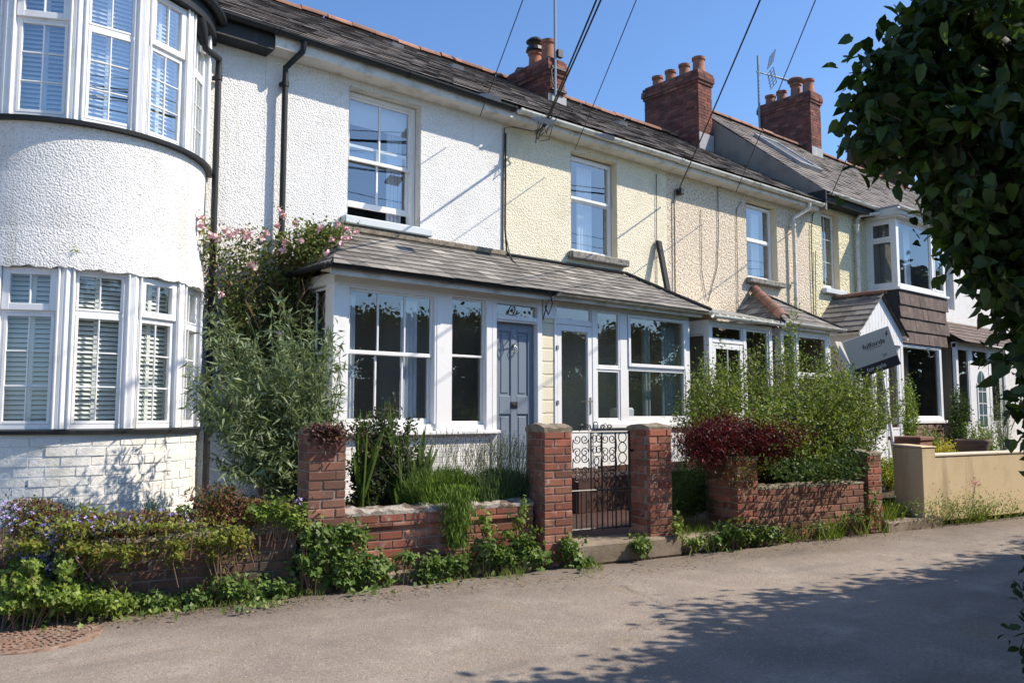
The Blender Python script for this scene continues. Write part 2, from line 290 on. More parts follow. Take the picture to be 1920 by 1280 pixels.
def leaves(name, P, D, Nn, Ln, Wd, shape, m, parent):
    P = np.asarray(P, float); n = len(P)
    D = np.asarray(D, float); D = D/(np.linalg.norm(D, axis=1, keepdims=True)+1e-9)
    Nn = np.asarray(Nn, float); S = np.cross(Nn, D); S /= (np.linalg.norm(S, axis=1, keepdims=True)+1e-9); Nn = np.cross(D, S)
    tv, tf = SH[shape]; tv = np.array(tv); k = len(tv)
    Ln = np.broadcast_to(Ln, (n,))[:, None, None]; Wd = np.broadcast_to(Wd, (n,))[:, None, None]
    V = P[:, None, :]+D[:, None, :]*tv[None, :, 0:1]*Ln+S[:, None, :]*tv[None, :, 1:2]*Wd+Nn[:, None, :]*tv[None, :, 2:3]*Ln
    o0 = Vector((0, 0, 0)); q = parent
    while q is not None: o0 = o0+q.location; q = q.parent
    V = (V.reshape(-1, 3)-np.array(o0)).astype(np.float32)
    li = []; 
    for f in tf: li.extend(f)
    li = np.array(li); LI = (np.arange(n)[:, None]*k+li[None, :]).ravel().astype(np.int32)
    sz = np.array([len(f) for f in tf]); SZ = np.tile(sz, n); ST = np.concatenate([[0], np.cumsum(SZ)[:-1]]).astype(np.int32)
    me = bpy.data.meshes.new(name); me.vertices.add(len(V)); me.vertices.foreach_set('co', V.ravel())
    me.loops.add(len(LI)); me.loops.foreach_set('vertex_index', LI); me.polygons.add(len(SZ)); me.polygons.foreach_set('loop_start', ST)
    me.polygons.foreach_set('loop_total', SZ.astype(np.int32)); me.update(calc_edges=True)
    ca = me.color_attributes.new('tone', 'FLOAT_COLOR', 'CORNER'); r = rng.random((n, 2)); c = np.zeros((n, len(li), 4), np.float32); c[:, :, 0] = r[:, None, 0]; c[:, :, 1] = r[:, None, 1]; c[..., 3] = 1
    ca.data.foreach_set('color', c.ravel()); me.materials.append(MT[m] if isinstance(m, str) else m)
    o = bpy.data.objects.new(name, me); COL.objects.link(o); o.parent = parent; return o
def rdir(n, up=0.0):
    d = rng.normal(size=(n, 3)); d[:, 2] += up; return d/np.linalg.norm(d, axis=1, keepdims=True)
def cloud(blobs, dens):  # blobs: (c, (rx,ry,rz), n)
    out = []
    for c, r, n in blobs:
        n = max(1, int(n*dens)); d = rdir(n); rad = rng.random(n)**(1/2.2)
        out.append(np.array(c)+d*np.array(r)*rad[:, None])
    return np.concatenate(out)
def stems(mb, base, tips, bend=.25, r=.006, seg=6, side=4, lift=.5):
    """curved stems from base points to tips; returns list of polylines"""
    out = []
    for i, tp in enumerate(tips):
        b = np.array(base[i % len(base)] if isinstance(base, list) else base, float)+rng.normal(size=3)*V3(.03, .03, 0)
        L = np.linalg.norm(tp-b); mid = b+(tp-b)*.5+V3(0, 0, lift*bend*L)+rng.normal(size=3)*bend*.25*L*V3(1, 1, .3)
        ts = np.linspace(0, 1, seg); pl = [(1-t)**2*b+2*t*(1-t)*mid+t*t*tp for t in ts]; out.append(np.array(pl))
        if mb is not None: mb.tube(pl, [r*(1-.75*t) for t in ts], side, caps=False)
    return out
def along(pls, per, t0=.3, spread=.0):
    P = []; D = []
    for pl in pls:
        n = len(pl); t = t0+(1-t0)*rng.random(per); x = t*(n-1); i = np.minimum(x.astype(int), n-2); fr = (x-i)[:, None]
        P.append(pl[i]*(1-fr)+pl[i+1]*fr+rng.normal(size=(per, 3))*spread); d = pl[i+1]-pl[i]; D.append(d/np.linalg.norm(d, axis=1, keepdims=True))
    return np.concatenate(P), np.concatenate(D)
# ------------------------------------------------------------------ building helpers
def wall(mb, x0, x1, z0, z1, y, ops=(), depth=.16):
    xs = sorted({x0, x1, *[o[0] for o in ops], *[o[1] for o in ops]}); zs = sorted({z0, z1, *[o[2] for o in ops], *[o[3] for o in ops]})
    for i in range(len(xs)-1):
        for j in range(len(zs)-1):
            cx = (xs[i]+xs[i+1])/2; cz = (zs[j]+zs[j+1])/2
            if any(o[0] < cx < o[1] and o[2] < cz < o[3] for o in ops): continue
            mb.face([(xs[i], y, zs[j]), (xs[i+1], y, zs[j]), (xs[i+1], y, zs[j+1]), (xs[i], y, zs[j+1])])
    for (a, b, c, d) in ops:
        mb.face([(a, y, c), (a, y, d), (a, y+depth, d), (a, y+depth, c)]); mb.face([(b, y, d), (b, y, c), (b, y+depth, c), (b, y+depth, d)])
        mb.face([(a, y, d), (b, y, d), (b, y+depth, d), (a, y+depth, d)]); mb.face([(b, y, c), (a, y, c), (a, y+depth, c), (b, y+depth, c)])
def reveal(mb, a, b, c, d, y, depth):   # smooth render lining of an opening, 3 mm proud
    e = .003
    mb.face([(a+e, y-e, c), (a+e, y-e, d), (a+e, y+depth, d), (a+e, y+depth, c)]); mb.face([(b-e, y-e, d), (b-e, y-e, c), (b-e, y+depth, c), (b-e, y+depth, d)])
    mb.face([(a, y-e, d-e), (b, y-e, d-e), (b, y+depth, d-e), (a, y+depth, d-e)])
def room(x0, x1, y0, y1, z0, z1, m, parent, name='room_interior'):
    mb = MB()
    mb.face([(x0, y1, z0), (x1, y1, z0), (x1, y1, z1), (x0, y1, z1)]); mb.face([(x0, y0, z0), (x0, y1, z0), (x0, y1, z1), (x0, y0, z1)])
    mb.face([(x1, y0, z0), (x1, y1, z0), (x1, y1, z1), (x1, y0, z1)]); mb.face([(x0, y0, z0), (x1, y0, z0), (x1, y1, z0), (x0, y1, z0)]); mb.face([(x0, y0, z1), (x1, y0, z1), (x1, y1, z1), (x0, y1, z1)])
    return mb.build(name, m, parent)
def light(mf, mg, F, u0, u1, v0, v1, b, n, cols=1, rows=1, bw=.02, th=.035, rowpos=None, bb=None):
    bb = bb or b
    mf.fb(F, u0, u0+b, v0, v1, n-th, n); mf.fb(F, u1-b, u1, v0, v1, n-th, n)
    mf.fb(F, u0+b, u1-b, v0, v0+bb, n-th, n-.0015); mf.fb(F, u0+b, u1-b, v1-b, v1, n-th, n-.0015)
    a, c = u0+b, u1-b; d, e = v0+bb, v1-b
    for i in range(1, cols): x = a+(c-a)*i/cols; mf.fb(F, x-bw/2, x+bw/2, d, e, n-th*.8, n-.006)
    rp = rowpos or [i/rows for i in range(1, rows)]
    for q in rp: z = d+(e-d)*q; mf.fb(F, a, c, z-bw/2, z+bw/2, n-th*.78, n-.0075)
    O, U, Nn = F; Z = V3(0, 0, 1); g = n-th*.55
    mg.face([O+U*a+Z*d+Nn*g, O+U*c+Z*d+Nn*g, O+U*c+Z*e+Nn*g, O+U*a+Z*e+Nn*g])
def folds(mb, x0, x1, y, z0, z1, amp=.03, n=8, F=None):
    m = n*4; px = None
    for i in range(m+1):
        u = x0+(x1-x0)*i/m; yy = y+amp*math.sin(i/m*n*2*math.pi)*(.7+.3*math.sin(i*1.7))
        q = (u, yy)
        if px: mb.face([(px[0], px[1], z0), (q[0], q[1], z0), (q[0], q[1], z1), (px[0], px[1], z1)], t=(.5, .5))
        px = q
def slates(mb, O, U, S, L, uL, uR, sw=.25, g=.2, th=.006, jit=.004, tilt=None):
    """O origin at the eave, U along the eave, S up the slope (unit), L slope length; uL(s), uR(s) clip"""
    Nn = np.cross(U, S); k = 0; s = -.03
    while s < L-.02:
        s1 = min(s+g*1.2, L); a = uL(max(s, 0)); b = uR(max(s, 0)); a1 = uL(s1); b1 = uR(s1)
        u = a-(sw/2 if k % 2 else 0)
        while u < b-.01:
            lo, hi = max(u+.0025, a), min(u+sw-.0025, b)
            if hi-lo > .02:
                lo1 = max(lo, a1); hi1 = min(hi, b1)
                if hi1 < lo1: hi1 = lo1 = min(max(lo, a1), max(b1, a1))
                j = rng.normal()*jit; j2 = rng.normal()*jit*.6; h0 = th*2.4+abs(rng.normal())*jit*.6; h1 = th*.6
                p = lambda uu, ss, hh: O+U*uu+S*ss+Nn*hh
                c = [p(lo, s+j, h0-th), p(hi, s+j+j2, h0-th), p(hi1, s1, h1-th), p(lo1, s1, h1-th), p(lo, s+j, h0), p(hi, s+j+j2, h0), p(hi1, s1, h1), p(lo1, s1, h1)]
                mb.hexa(c)
            u += sw
        s += g; k += 1
def roof(parent, x0, x1, ye, ze, yr, zr, m='slate', clipL=None, clipR=None, sw=.25, g=.2, name='slate_roof'):
    S = V3(0, yr-ye, zr-ze); L = np.linalg.norm(S); S /= L; mb = MB(); O = V3(0, ye, ze); big = name == 'slate_roof'
    uL = clipL or (lambda s: x0); uR = clipR or (lambda s: x1)
    mb.face([O+V3(uL(0), 0, -.012), O+V3(uR(0), 0, -.012), O+S*L+V3(uR(L), 0, -.012), O+S*L+V3(uL(L), 0, -.012)])
    slates(mb, O, V3(1, 0, 0), S, L, uL, uR, sw, g, *((.007, .010) if big else ()))
    return mb.build(name, m, parent)
def halfround(mb, P0, P1, r, up=(0, 0, 1), n=8, t=None, thick=.0):
    P0 = np.array(P0, float); P1 = np.array(P1, float); d = P1-P0; d /= np.linalg.norm(d); up = np.array(up, float); sd = np.cross(d, up); sd /= np.linalg.norm(sd); up = np.cross(sd, d)
    vs = []
    for P in (P0, P1):
        for rr in (r, r-.012):
            for k in range(n+1): a = math.pi*k/n; vs.append(P+sd*math.cos(a)*rr+up*math.sin(a)*rr)
    m = n+1; fs = []
    for k in range(n):
        fs.append((k, k+1, 2*m+k+1, 2*m+k)); fs.append((m+k+1, m+k, 3*m+k, 3*m+k+1)); fs.append((k, m+k, m+k+1, k+1)); fs.append((2*m+k+1, 3*m+k+1, 3*m+k, 2*m+k))
    mb.mesh(vs, fs, t)
def ridge(parent, P0, P1, r=.095, seg=.45, m='terra', name='ridge_tiles', sq=False):
    mb = MB(); P0 = V3(*P0); P1 = V3(*P1); L = np.linalg.norm(P1-P0); n = max(1, int(L/seg)); d = (P1-P0)/L
    for i in range(n):
        a = P0+d*(L*i/n+.004); b = P0+d*(L*(i+1)/n-.004); j = rng.normal(size=3)*.006; halfround(mb, a+j, b+j+rng.normal(size=3)*.004, r+rng.normal()*.003)
    return mb.build(name, m, parent, smooth=False)
def gutter(parent, P0, P1, m, r=.058, name='gutter', lip=True, joints=1.6):
    mb = MB(); P0 = V3(*P0); P1 = V3(*P1); halfround(mb, P0, P1, r, up=(0, 0, -1), n=8)
    L = np.linalg.norm(P1-P0); d = (P1-P0)/L; n = int(L/joints)
    for i in range(n+1):
        c = P0+d*min(L-.03, .03+i*(L-.06)/max(n, 1)); halfround(mb, c-d*.025, c+d*.025, r+.008, up=(0, 0, -1), n=8)
    return mb.build(name, m, parent, smooth=False)
def brick_faces(mb, mm, F, W, D, z0, z1, faces='flr', ch=.075, bl=.225, jit=.0025, topfn=None, proud=.005):
    O, U, Nn = F
    mm.fb(F, proud, W-proud, z0, z1-.002, -D+proud, -proud)
    spec = {'f': ((O, U, Nn), W, 0), 'k': ((O+U*W-Nn*D, -U, -Nn), W, 0), 'l': ((O-Nn*D, Nn, -U), D, 1), 'r': ((O+U*W, -Nn, U), D, 1)}
    nc = int(round((z1-z0)/ch)); ch = (z1-z0)/nc
    for k in faces:
        G, w, side = spec[k]
        for i in range(nc):
            ins = .05 if side else 0; a, b = ins, w-ins
            u = a-(bl/2 if (i+side) % 2 else 0)
            dz = rng.normal()*.001
            while u < b-.02:
                lo, hi = max(u+.005, a), min(u+bl-.005, b)
                if u <= a: lo = a
                if u+bl >= b: hi = b
                if hi-lo > .035:
                    j = rng.normal(size=6)*jit; nn = abs(rng.normal())*jit
                    mb.fb(G, lo+(j[0] if lo > a else 0), hi+(j[1] if hi < b else 0), z0+i*ch+.005+dz+j[2]*.4, z0+(i+1)*ch-.005+dz+j[3]*.4, -.05, nn)
                u += bl
def downpipe(parent, path, m, r=.034, name='downpipe', cl=()):
    mb = MB(); mb.tube(path, r, 12)
    for c in cl: mb.tube([V3(*c)-V3(0, 0, .03), V3(*c)+V3(0, 0, .03)], r+.009, 12); mb.box(c[0]-.05, c[0]+.05, c[1]+.02, c[1]+.07, c[2]-.02, c[2]+.02)
    return mb.build(name, m, parent, smooth=True)

# ------------------------------------------------------------------ ground
UL = V3(1, -.19, 0)/math.hypot(1, .19); NL = V3(-.19, -1, 0)/math.hypot(1, .19)
LINE_C = 6.796
def FL(x, off=0): # frame on the frontage line starting at world x
    return (V3(x, LINE_C-.19*x, 0)+NL*off, UL, NL)
mb = MB(); mb.face([(-400, -400, -.02), (400, -400, -.02), (400, 400, -.02), (-400, 400, -.02)])
m_g = mat('rough_verge_soil', (.09, .085, .05), .98, var=[((.06, .09, .03), .6, .4, .7, 5)])
struct(mb.build('ground', m_g))
m_road = mat('worn_asphalt', (.315, .262, .218), .93, var=[((.245, .205, .172), .9, .4, .7, 5), ((.38, .33, .275), 2.2, .5, .72, 5), ((.21, .18, .155), .5, .52, .66, 6), ((.29, .235, .17), 1.4, .6, .75, 5), ((.20, .165, .135), 42, .54, .70, 3), ((.50, .45, .39), 68, .60, .74, 2), ((.20, .175, .15), (.35, 1.5, 1), .56, .72, 5)], bump=[('noise', 75, .9, .012), ('noise', 6, .5, .03)], spec=.2)  # stretched dark streaks also stand in for blurred overhead wire shadows
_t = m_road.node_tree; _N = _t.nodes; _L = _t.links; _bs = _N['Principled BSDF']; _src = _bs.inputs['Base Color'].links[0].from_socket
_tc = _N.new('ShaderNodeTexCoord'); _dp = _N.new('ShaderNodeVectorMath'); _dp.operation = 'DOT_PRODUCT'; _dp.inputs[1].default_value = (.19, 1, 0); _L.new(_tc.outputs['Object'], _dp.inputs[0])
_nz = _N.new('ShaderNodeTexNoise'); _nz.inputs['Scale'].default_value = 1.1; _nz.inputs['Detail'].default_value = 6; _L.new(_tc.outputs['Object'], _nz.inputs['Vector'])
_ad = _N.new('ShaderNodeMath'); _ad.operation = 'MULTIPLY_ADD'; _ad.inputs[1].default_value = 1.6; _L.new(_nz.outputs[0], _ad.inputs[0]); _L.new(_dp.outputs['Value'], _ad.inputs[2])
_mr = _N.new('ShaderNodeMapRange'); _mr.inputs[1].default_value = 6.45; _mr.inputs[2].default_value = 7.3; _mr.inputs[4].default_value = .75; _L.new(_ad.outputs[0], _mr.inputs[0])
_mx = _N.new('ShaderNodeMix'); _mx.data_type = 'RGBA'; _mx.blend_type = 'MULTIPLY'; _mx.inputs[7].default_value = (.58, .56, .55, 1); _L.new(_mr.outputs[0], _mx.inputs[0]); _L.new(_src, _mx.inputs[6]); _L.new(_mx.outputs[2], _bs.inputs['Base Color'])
mb = MB()
# gently uneven road sheet
nx, ny = 90, 26
vs = []
for i in range(nx+1):
    for j in range(ny+1):
        x = -14+64*i/nx; yb = LINE_C-.19*x+.35; y = -9+(yb+9)*j/ny
        vs.append((x, y, .0+.004*math.sin(x*.9+y*.7)*math.cos(y*1.3)*(1-j/ny)-.004))
fs = [(i*(ny+1)+j, (i+1)*(ny+1)+j, (i+1)*(ny+1)+j+1, i*(ny+1)+j+1) for i in range(nx) for j in range(ny)]
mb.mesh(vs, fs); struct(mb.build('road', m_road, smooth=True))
# asphalt crack lines
mb = MB()
def crack(p0, p1, wd):
    n = 26; pts = [V3(*atz(p0[0]+(p1[0]-p0[0])*i/n, p0[1]+(p1[1]-p0[1])*i/n, 0.006)) for i in range(n+1)]
    off = np.cumsum(rng.normal(size=(n+1, 2))*.012, axis=0)
    for i, p in enumerate(pts): p[:2] += off[i]-(off[-1]*i/n)
    for a, b in zip(pts[:-1], pts[1:]):
        d = b-a; s = V3(-d[1], d[0], 0); s = s/(np.linalg.norm(s)+1e-9)*wd*rng.uniform(.3, 1); mb.face([a-s, b-s, b+s, a+s])
crack((1290, 1148), (1400, 1180), .003); crack((1160, 1095), (1290, 1148), .0035); crack((1010, 1130), (1100, 1160), .0025); crack((1300, 1145), (1180, 1180), .003)
for f in range(len(mb.v)): mb.v[f] = (mb.v[f][0], mb.v[f][1], .0060)
struct(mb.build('road_cracks', mat('crack_dark', (.06, .05, .045), .95)), 'fine dark cracks wandering across the sunlit asphalt')
# gardens
mb = MB()
def gsheet(x0, x1, z, off0, y1=9.3):
    n = 24; m = 10
    vs = []
    for i in range(n+1):
        for j in range(m+1):
            x = x0+(x1-x0)*i/n; ya = LINE_C-.19*x+off0; y = ya+(y1-ya)*j/m
            vs.append((x, y, z+rng.normal()*.012*(0 < j < m)))
    mb.mesh(vs, [(i*(m+1)+j, (i+1)*(m+1)+j, (i+1)*(m+1)+j+1, i*(m+1)+j+1) for i in range(n) for j in range(m)])
gsheet(-6, 3.2, .44, .1); gsheet(3.2, 5.35, .47, .1); gsheet(6.95, 10.9, .17, .15); gsheet(10.9, 30, .32, .2)
struct(mb.build('garden_soil', 'soil', smooth=True))
mb = MB(); mb.face([(5.35, 6.05, .203), (6.98, 5.78, .203), (9.6, 9.3, .203), (5.35, 9.3, .203)])
struct(mb.build('path', 'quarry'))
mb = MB()
F = FL(5.60, .10); mb.fb(F, 0, 1.28, 0, .20, -.70, 0)
st = mb.build('entrance_step', 'concrete', bevel=.02, org=(5.6, 5.7, 0)); tag(st, 'worn brown concrete step between the two gate pillars', 'step')
mb = MB(); F = FL(6.86, .03); mb.fb(F, 0, .95, 0, .17, -.3, 0); k = mb.build('concrete_kerb', 'concrete', bevel=.02, org=(7.3, 5.4, 0)); tag(k, 'low concrete kerb edging the gap right of the gate', 'kerb')
# ------------------------------------------------------------------ HOUSE A : round bay
hA = thing('terraced_house', 'white house with a curved two-storey bay and leaded bay windows at far left', 'house', (1.0, 9.2, 0), 'houses of the terrace')
WY = 9.2
mb = MB(); wall(mb, -6, 3.955, .3, 5.9, WY); mb.build('front_wall', 'dash_white', hA)
BC = V3(2.03, 9.55, 0); BR = 1.28
def bp(a, r, z): a = math.radians(a); return V3(BC[0]+r*math.sin(a), BC[1]-r*math.cos(a), z)
def arc(mb, prof, a0=-76, a1=74, n=60, closed=False, jag=None):
    for i in range(n):
        A, B = a0+(a1-a0)*i/n, a0+(a1-a0)*(i+1)/n
        for (r0, z0), (r1, z1) in zip(prof[:-1], prof[1:]):
            za = zb = z0
            if jag and z0 == prof[0][1]: za = z0+jag[i]; zb = z0+jag[i+1]
            ua, ub = math.radians(A)*BR, math.radians(B)*BR
            mb.face([bp(A, r0, za), bp(B, r0, zb), bp(B, r1, z1), bp(A, r1, z1)], uv=[(ua, za), (ub, zb), (ub, z1), (ua, z1)], t=(.5, .5))
mb = MB(); arc(mb, [(BR+.004, .3), (BR+.004, 1.24)]); mb.build('bay_base_mortar', 'paint', hA, smooth=True)
mb = MB()
for i in range(12):
    z = .25+i*.088; da = math.degrees(.245/BR); a = -78-(da/2 if i % 2 else 0)
    while a < 73:
        lo, hi = max(a+.28, -77), min(a+da-.28, 73.5)
        if hi-lo > 1.5:
            j = rng.normal()*.0035; z0 = z+.006+rng.normal()*.0016; z1 = min(z+.081+rng.normal()*.0016, 1.238); n = 3
            for q in range(n):
                A, B = lo+(hi-lo)*q/n, lo+(hi-lo)*(q+1)/n; r = BR+.013+j
                mb.hexa([bp(A, r, z0), bp(B, r, z0), bp(B, BR-.03, z0), bp(A, BR-.03, z0), bp(A, r, z1), bp(B, r, z1), bp(B, BR-.03, z1), bp(A, BR-.03, z1)])
        a += da
mb.build('bay_brick_base', mat('painted_brick', (.76, .745, .70), .75, var=[((.60, .57, .48), 2.2, .52, .75, 6), ((.56, .54, .48), 30, .6, .75, 4)], bump=[('noise', 28, .7, .01)]), hA)
mb = MB(); jag = np.convolve(rng.normal(size=70), np.ones(5)/5, 'same')[:61]*.012
arc(mb, [(BR-.03, 2.735), (BR+.055, 2.735), (BR+.05, 2.80), (BR+.02, 3.1), (BR+.01, 3.6), (BR+.02, 4.065), (BR-.05, 4.065)], jag=None)
V = mb.v; 
mb.v = [(x, y, z+(.010*math.sin(x*23)+.008*math.sin(x*57+1) if z < 2.74 else 0)) for (x, y, z) in V]
mb.build('bay_render_band', 'dash_white', hA, smooth=True)
mb = MB(); arc(mb, [(BR-.05, 1.24), (BR+.06, 1.24), (BR+.065, 1.275), (BR-.05, 1.29)]); mb.build('bay_sill', 'black', hA); mb = MB(); arc(mb, [(BR-.05, 4.065), (BR+.085, 4.065), (BR+.09, 4.10), (BR-.05, 4.125)]); mb.build('bay_sill', 'black', hA, smooth=False)
mb = MB(); arc(mb, [(BR-.05, 5.60), (BR+.09, 5.60), (BR+.09, 5.80), (BR-.2, 5.84)]); mb.build('bay_fascia', 'black', hA, smooth=False)
mb = MB()
for i in range(30):
    A, B = -76+150*i/30, -76+150*(i+1)/30; halfround(mb, bp(A, BR+.15, 5.80), bp(B, BR+.15, 5.80), .055, up=(0, 0, -1), n=6)
mb.build('bay_gutter', 'black', hA)
def bay_window(z0, z1, zt, gl, nm):
    mf = MB(); mg = MB(); ms = MB()
    angs = [-65, -39, -13, 13, 39, 65]
    for k in range(5):
        P = bp(angs[k], BR, 0); Q = bp(angs[k+1], BR, 0); W = np.linalg.norm(Q-P); U = (Q-P)/W; Nn = V3(U[1], -U[0], 0); F = (P, U, Nn)
        e = .055
        mf.fb(F, e, W-e, z0, z0+.045, -.07, .0); mf.fb(F, e, W-e, z1-.04, z1, -.07, .0); mf.fb(F, e, e+.03, z0, z1, -.07, -.001); mf.fb(F, W-e-.03, W-e, z0, z1, -.07, -.001)
        mf.fb(F, e, W-e, zt-.02, zt+.02, -.07, -.002)
        light(mf, mg, F, e+.03, W-e-.03, z0+.045, zt-.02, .028, .004, 2, 3, .014)
        if k in (1, 3): light(mf, mg, F, e+.01, W-e-.01, zt+.005, z1-.015, .062, .028, 2, 1, .014, th=.05)
        else: light(mf, mg, F, e+.03, W-e-.03, zt+.02, z1-.04, .022, .004, 2, 1, .014)
        G = (P-Nn*.10, U, Nn)
        ms.fb(G, .03, .07, z0+.03, z1-.02, -.02, .004); ms.fb(G, W-.07, W-.03, z0+.03, z1-.02, -.02, .004); ms.fb(G, W*.5-.02, W*.5+.02, z0+.03, z1-.02, -.02, .004)
        z = z0+.05
        while z < z1-.05:
            Z = V3(0, 0, 1); O = G[0]
            a, b = .07, W-.07
            ms.hexa([O+U*a+Z*z+Nn*.004, O+U*b+Z*z+Nn*.004, O+U*b+Z*(z+.030)-Nn*.022, O+U*a+Z*(z+.030)-Nn*.022, O+U*a+Z*(z+.006)+Nn*.004, O+U*b+Z*(z+.006)+Nn*.004, O+U*b+Z*(z+.036)-Nn*.022, O+U*a+Z*(z+.036)-Nn*.022])
            z += .043
    for a in angs[0:6]:
        c = bp(a, BR-.02, 0)
        mf.tube([c+V3(0, 0, z0), c+V3(0, 0, z1)], .062, 10)
        for da in (-2.6, 0, 2.6): q = bp(a+da, BR+.034, 0); mf.tube([q+V3(0, 0, z0), q+V3(0, 0, z1)], .013, 6)
    for (A) in (70,):
        P = bp(65, BR, 0); Q = V3(3.23, 9.2, 0); W = np.linalg.norm(Q-P); U = (Q-P)/W; F = (P, U, V3(U[1], -U[0], 0)); mf.fb(F, 0, W, z0, z1, -.05, .02)
    w = mf.build('bay_window', 'upvc', hA, bevel=.004); mg.build('pane', gl, w); ms.build('shutters', 'shutter', w)
bay_window(1.285, 2.745, 2.34, 'glass_low', 'lower'); MT['glass_bay_up'] = glass('upper_bay_glass', base=.38)
bay_window(4.115, 5.605, 5.05, 'glass_bay_up', 'upper')
for z in (1.3, 4.12):
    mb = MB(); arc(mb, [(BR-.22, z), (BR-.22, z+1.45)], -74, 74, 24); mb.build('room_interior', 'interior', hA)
mb = MB(); mb.box(-6, 3.95, 8.95, WY-.002, 5.66, 5.86); mb.build('fascia', 'black', hA)
gutter(hA, (-6, 8.88, 5.90), (3.95, 8.88, 5.885), 'black')
YE, ZE, YR, ZR = 8.86, 5.90, 12.2, 7.98
roof(hA, -3, 3.95, YE, ZE, YR, ZR); ridge(hA, (-3, YR, ZR+.01), (3.95, YR, ZR+.01))
mb = MB(); mb.face([(-6, YR, ZR-.05), (3.95, YR, ZR-.05), (3.95, 15.5, 5.8), (-6, 15.5, 5.8)]); mb.build('rear_roof', 'slate', hA)
p1 = at(410, 130, 9.1); downpipe(hA, [at(383, 80, 8.75), at(386, 92, 8.80), V3(p1[0], 9.1, p1[2]+.12), V3(p1[0], 9.1, p1[2]), V3(p1[0], 9.1, .45)], 'black', .036, cl=[(p1[0], 9.1, p1[2]-.1), (p1[0], 9.1, 3.37)])
mb = MB(); q0 = at(371, 30, 8.62); q1 = at(383, 84, 8.75); mb.tube([q0, q0*.5+q1*.5, q1], [.075, .07, .045], 12); mb.build('rainwater_hopper', 'black', hA, smooth=True)
# ------------------------------------------------------------------ HOUSE B : white, sash porch
hB = thing('terraced_house', 'white pebbledashed house with a sash-windowed porch and slate blue front door', 'house', (5.8, 9.2, 0), 'houses of the terrace')
mb = MB(); W1 = (5.075, 6.18, 3.90, 5.60); wall(mb, 3.957, 7.64, .3, 5.9, WY, [W1], .3); mb.build('front_wall', 'dash_white', hB)
mb = MB(); reveal(mb, *W1, WY, .14); mb.build('window_reveal', 'fascia_w', hB)
F = FX(0, WY)
mf = MB(); mg = MB(); a, b = 5.085, 6.17
mf.fb(F, a, a+.055, 3.9, 5.59, -.26, -.13); mf.fb(F, b-.055, b, 3.9, 5.59, -.26, -.13); mf.fb(F, a, b, 5.54, 5.59, -.26, -.132); mf.fb(F, a, b, 3.9, 3.935, -.26, -.132)
light(mf, mg, F, a+.055, b-.055, 4.70, 5.54, .035, -.155, 2, 1, .026, th=.04, bb=.045)      # upper sash
light(mf, mg, F, a+.055, b-.055, 4.10, 4.93, .040, -.205, 2, 1, .026, th=.04, bb=.075)      # lower sash, raised
w = mf.build('sash_window', 'paint', hB, bevel=.003); mg.build('pane', 'glass_sky', w)
mc = MB(); folds(mc, 5.86, 6.10, WY+.36, 3.95, 5.5, .02, 4); mc.build('curtain', 'curtain', w)
mc = MB(); mc.box(5.1, 6.15, WY+.29, WY+.30, 5.22, 5.58); mc.build('roller_blind', 'curtain', w)
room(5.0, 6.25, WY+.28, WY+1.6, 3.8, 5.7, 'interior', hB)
mb = MB(); mb.box(4.98, 6.30, WY-.13, WY-.002, 3.79, 3.895); mb.build('window_sill', 'paint_blue', hB, bevel=.012)
mb = MB(); mb.box(3.952, 7.64, 8.93, 8.95, 5.70, 5.88); mb.box(3.952, 7.64, 8.95, WY-.003, 5.700, 5.715); mb.build('fascia', 'fascia_w', hB)
gutter(hB, (3.95, 8.88, 5.885), (7.60, 8.88, 5.835), 'black')
roof(hB, 3.95, 7.64, YE, ZE-.02, YR, ZR); ridge(hB, (3.95, YR, ZR+.01), (7.64, YR, ZR+.01))
mb = MB(); mb.face([(3.95, YR, ZR-.05), (7.64, YR, ZR-.05), (7.64, 15.5, 5.8), (3.95, 15.5, 5.8)]); mb.build('rear_roof', 'slate', hB)
p = at(535, 150, 9.1); downpipe(hB, [(p[0]+.13, 8.88, 5.84), (p[0]+.12, 8.9, 5.72), (p[0]+.0, 9.1, 5.55), (p[0], 9.1, 5.4), (p[0], 9.1, 3.2), (p[0], 9.1, .45)], 'black', .036, cl=[(p[0], 9.1, 5.35), (p[0], 9.1, 3.5)])
# porch 1
PY = 8.25; F = FX(0, PY); FS = (V3(4.40, 9.2, 0), V3(0, -1, 0), V3(-1, 0, 0))
mf = MB(); mg = MB()
mf.fb(F, 4.40, 7.53, 2.87, 3.0, -.10, .0); mf.fb(F, 4.40, 4.565, 1.22, 2.869, -.16, .002); mf.fb(F, 5.80, 6.03, 1.22, 2.869, -.12, .002); mf.fb(F, 6.57, 6.665, 1.22, 2.869, -.12, .002)
mf.fb(F, 4.565, 5.80, 1.22, 1.30, -.12, -.03); mf.fb(F, 6.03, 6.57, 1.22, 1.285, -.12, -.02)
light(mf, mg, F, 4.60, 5.77, 2.10, 2.85, .035, -.04, 3, 1, .024, bb=.045); light(mf, mg, F, 4.60, 5.77, 1.30, 2.14, .04, -.085, 3, 1, .026, bb=.07)
mf.fb(F, 4.565, 4.60, 1.30, 2.869, -.12, -.005); mf.fb(F, 5.77, 5.80, 1.30, 2.869, -.12, -.005); mf.fb(F, 4.60, 5.77, 2.845, 2.869, -.12, -.006)
light(mf, mg, F, 6.03, 6.57, 2.13, 2.869, .028, -.04, 1, 1); light(mf, mg, F, 6.03, 6.57, 1.285, 2.155, .028, -.07, 1, 1, bb=.05)
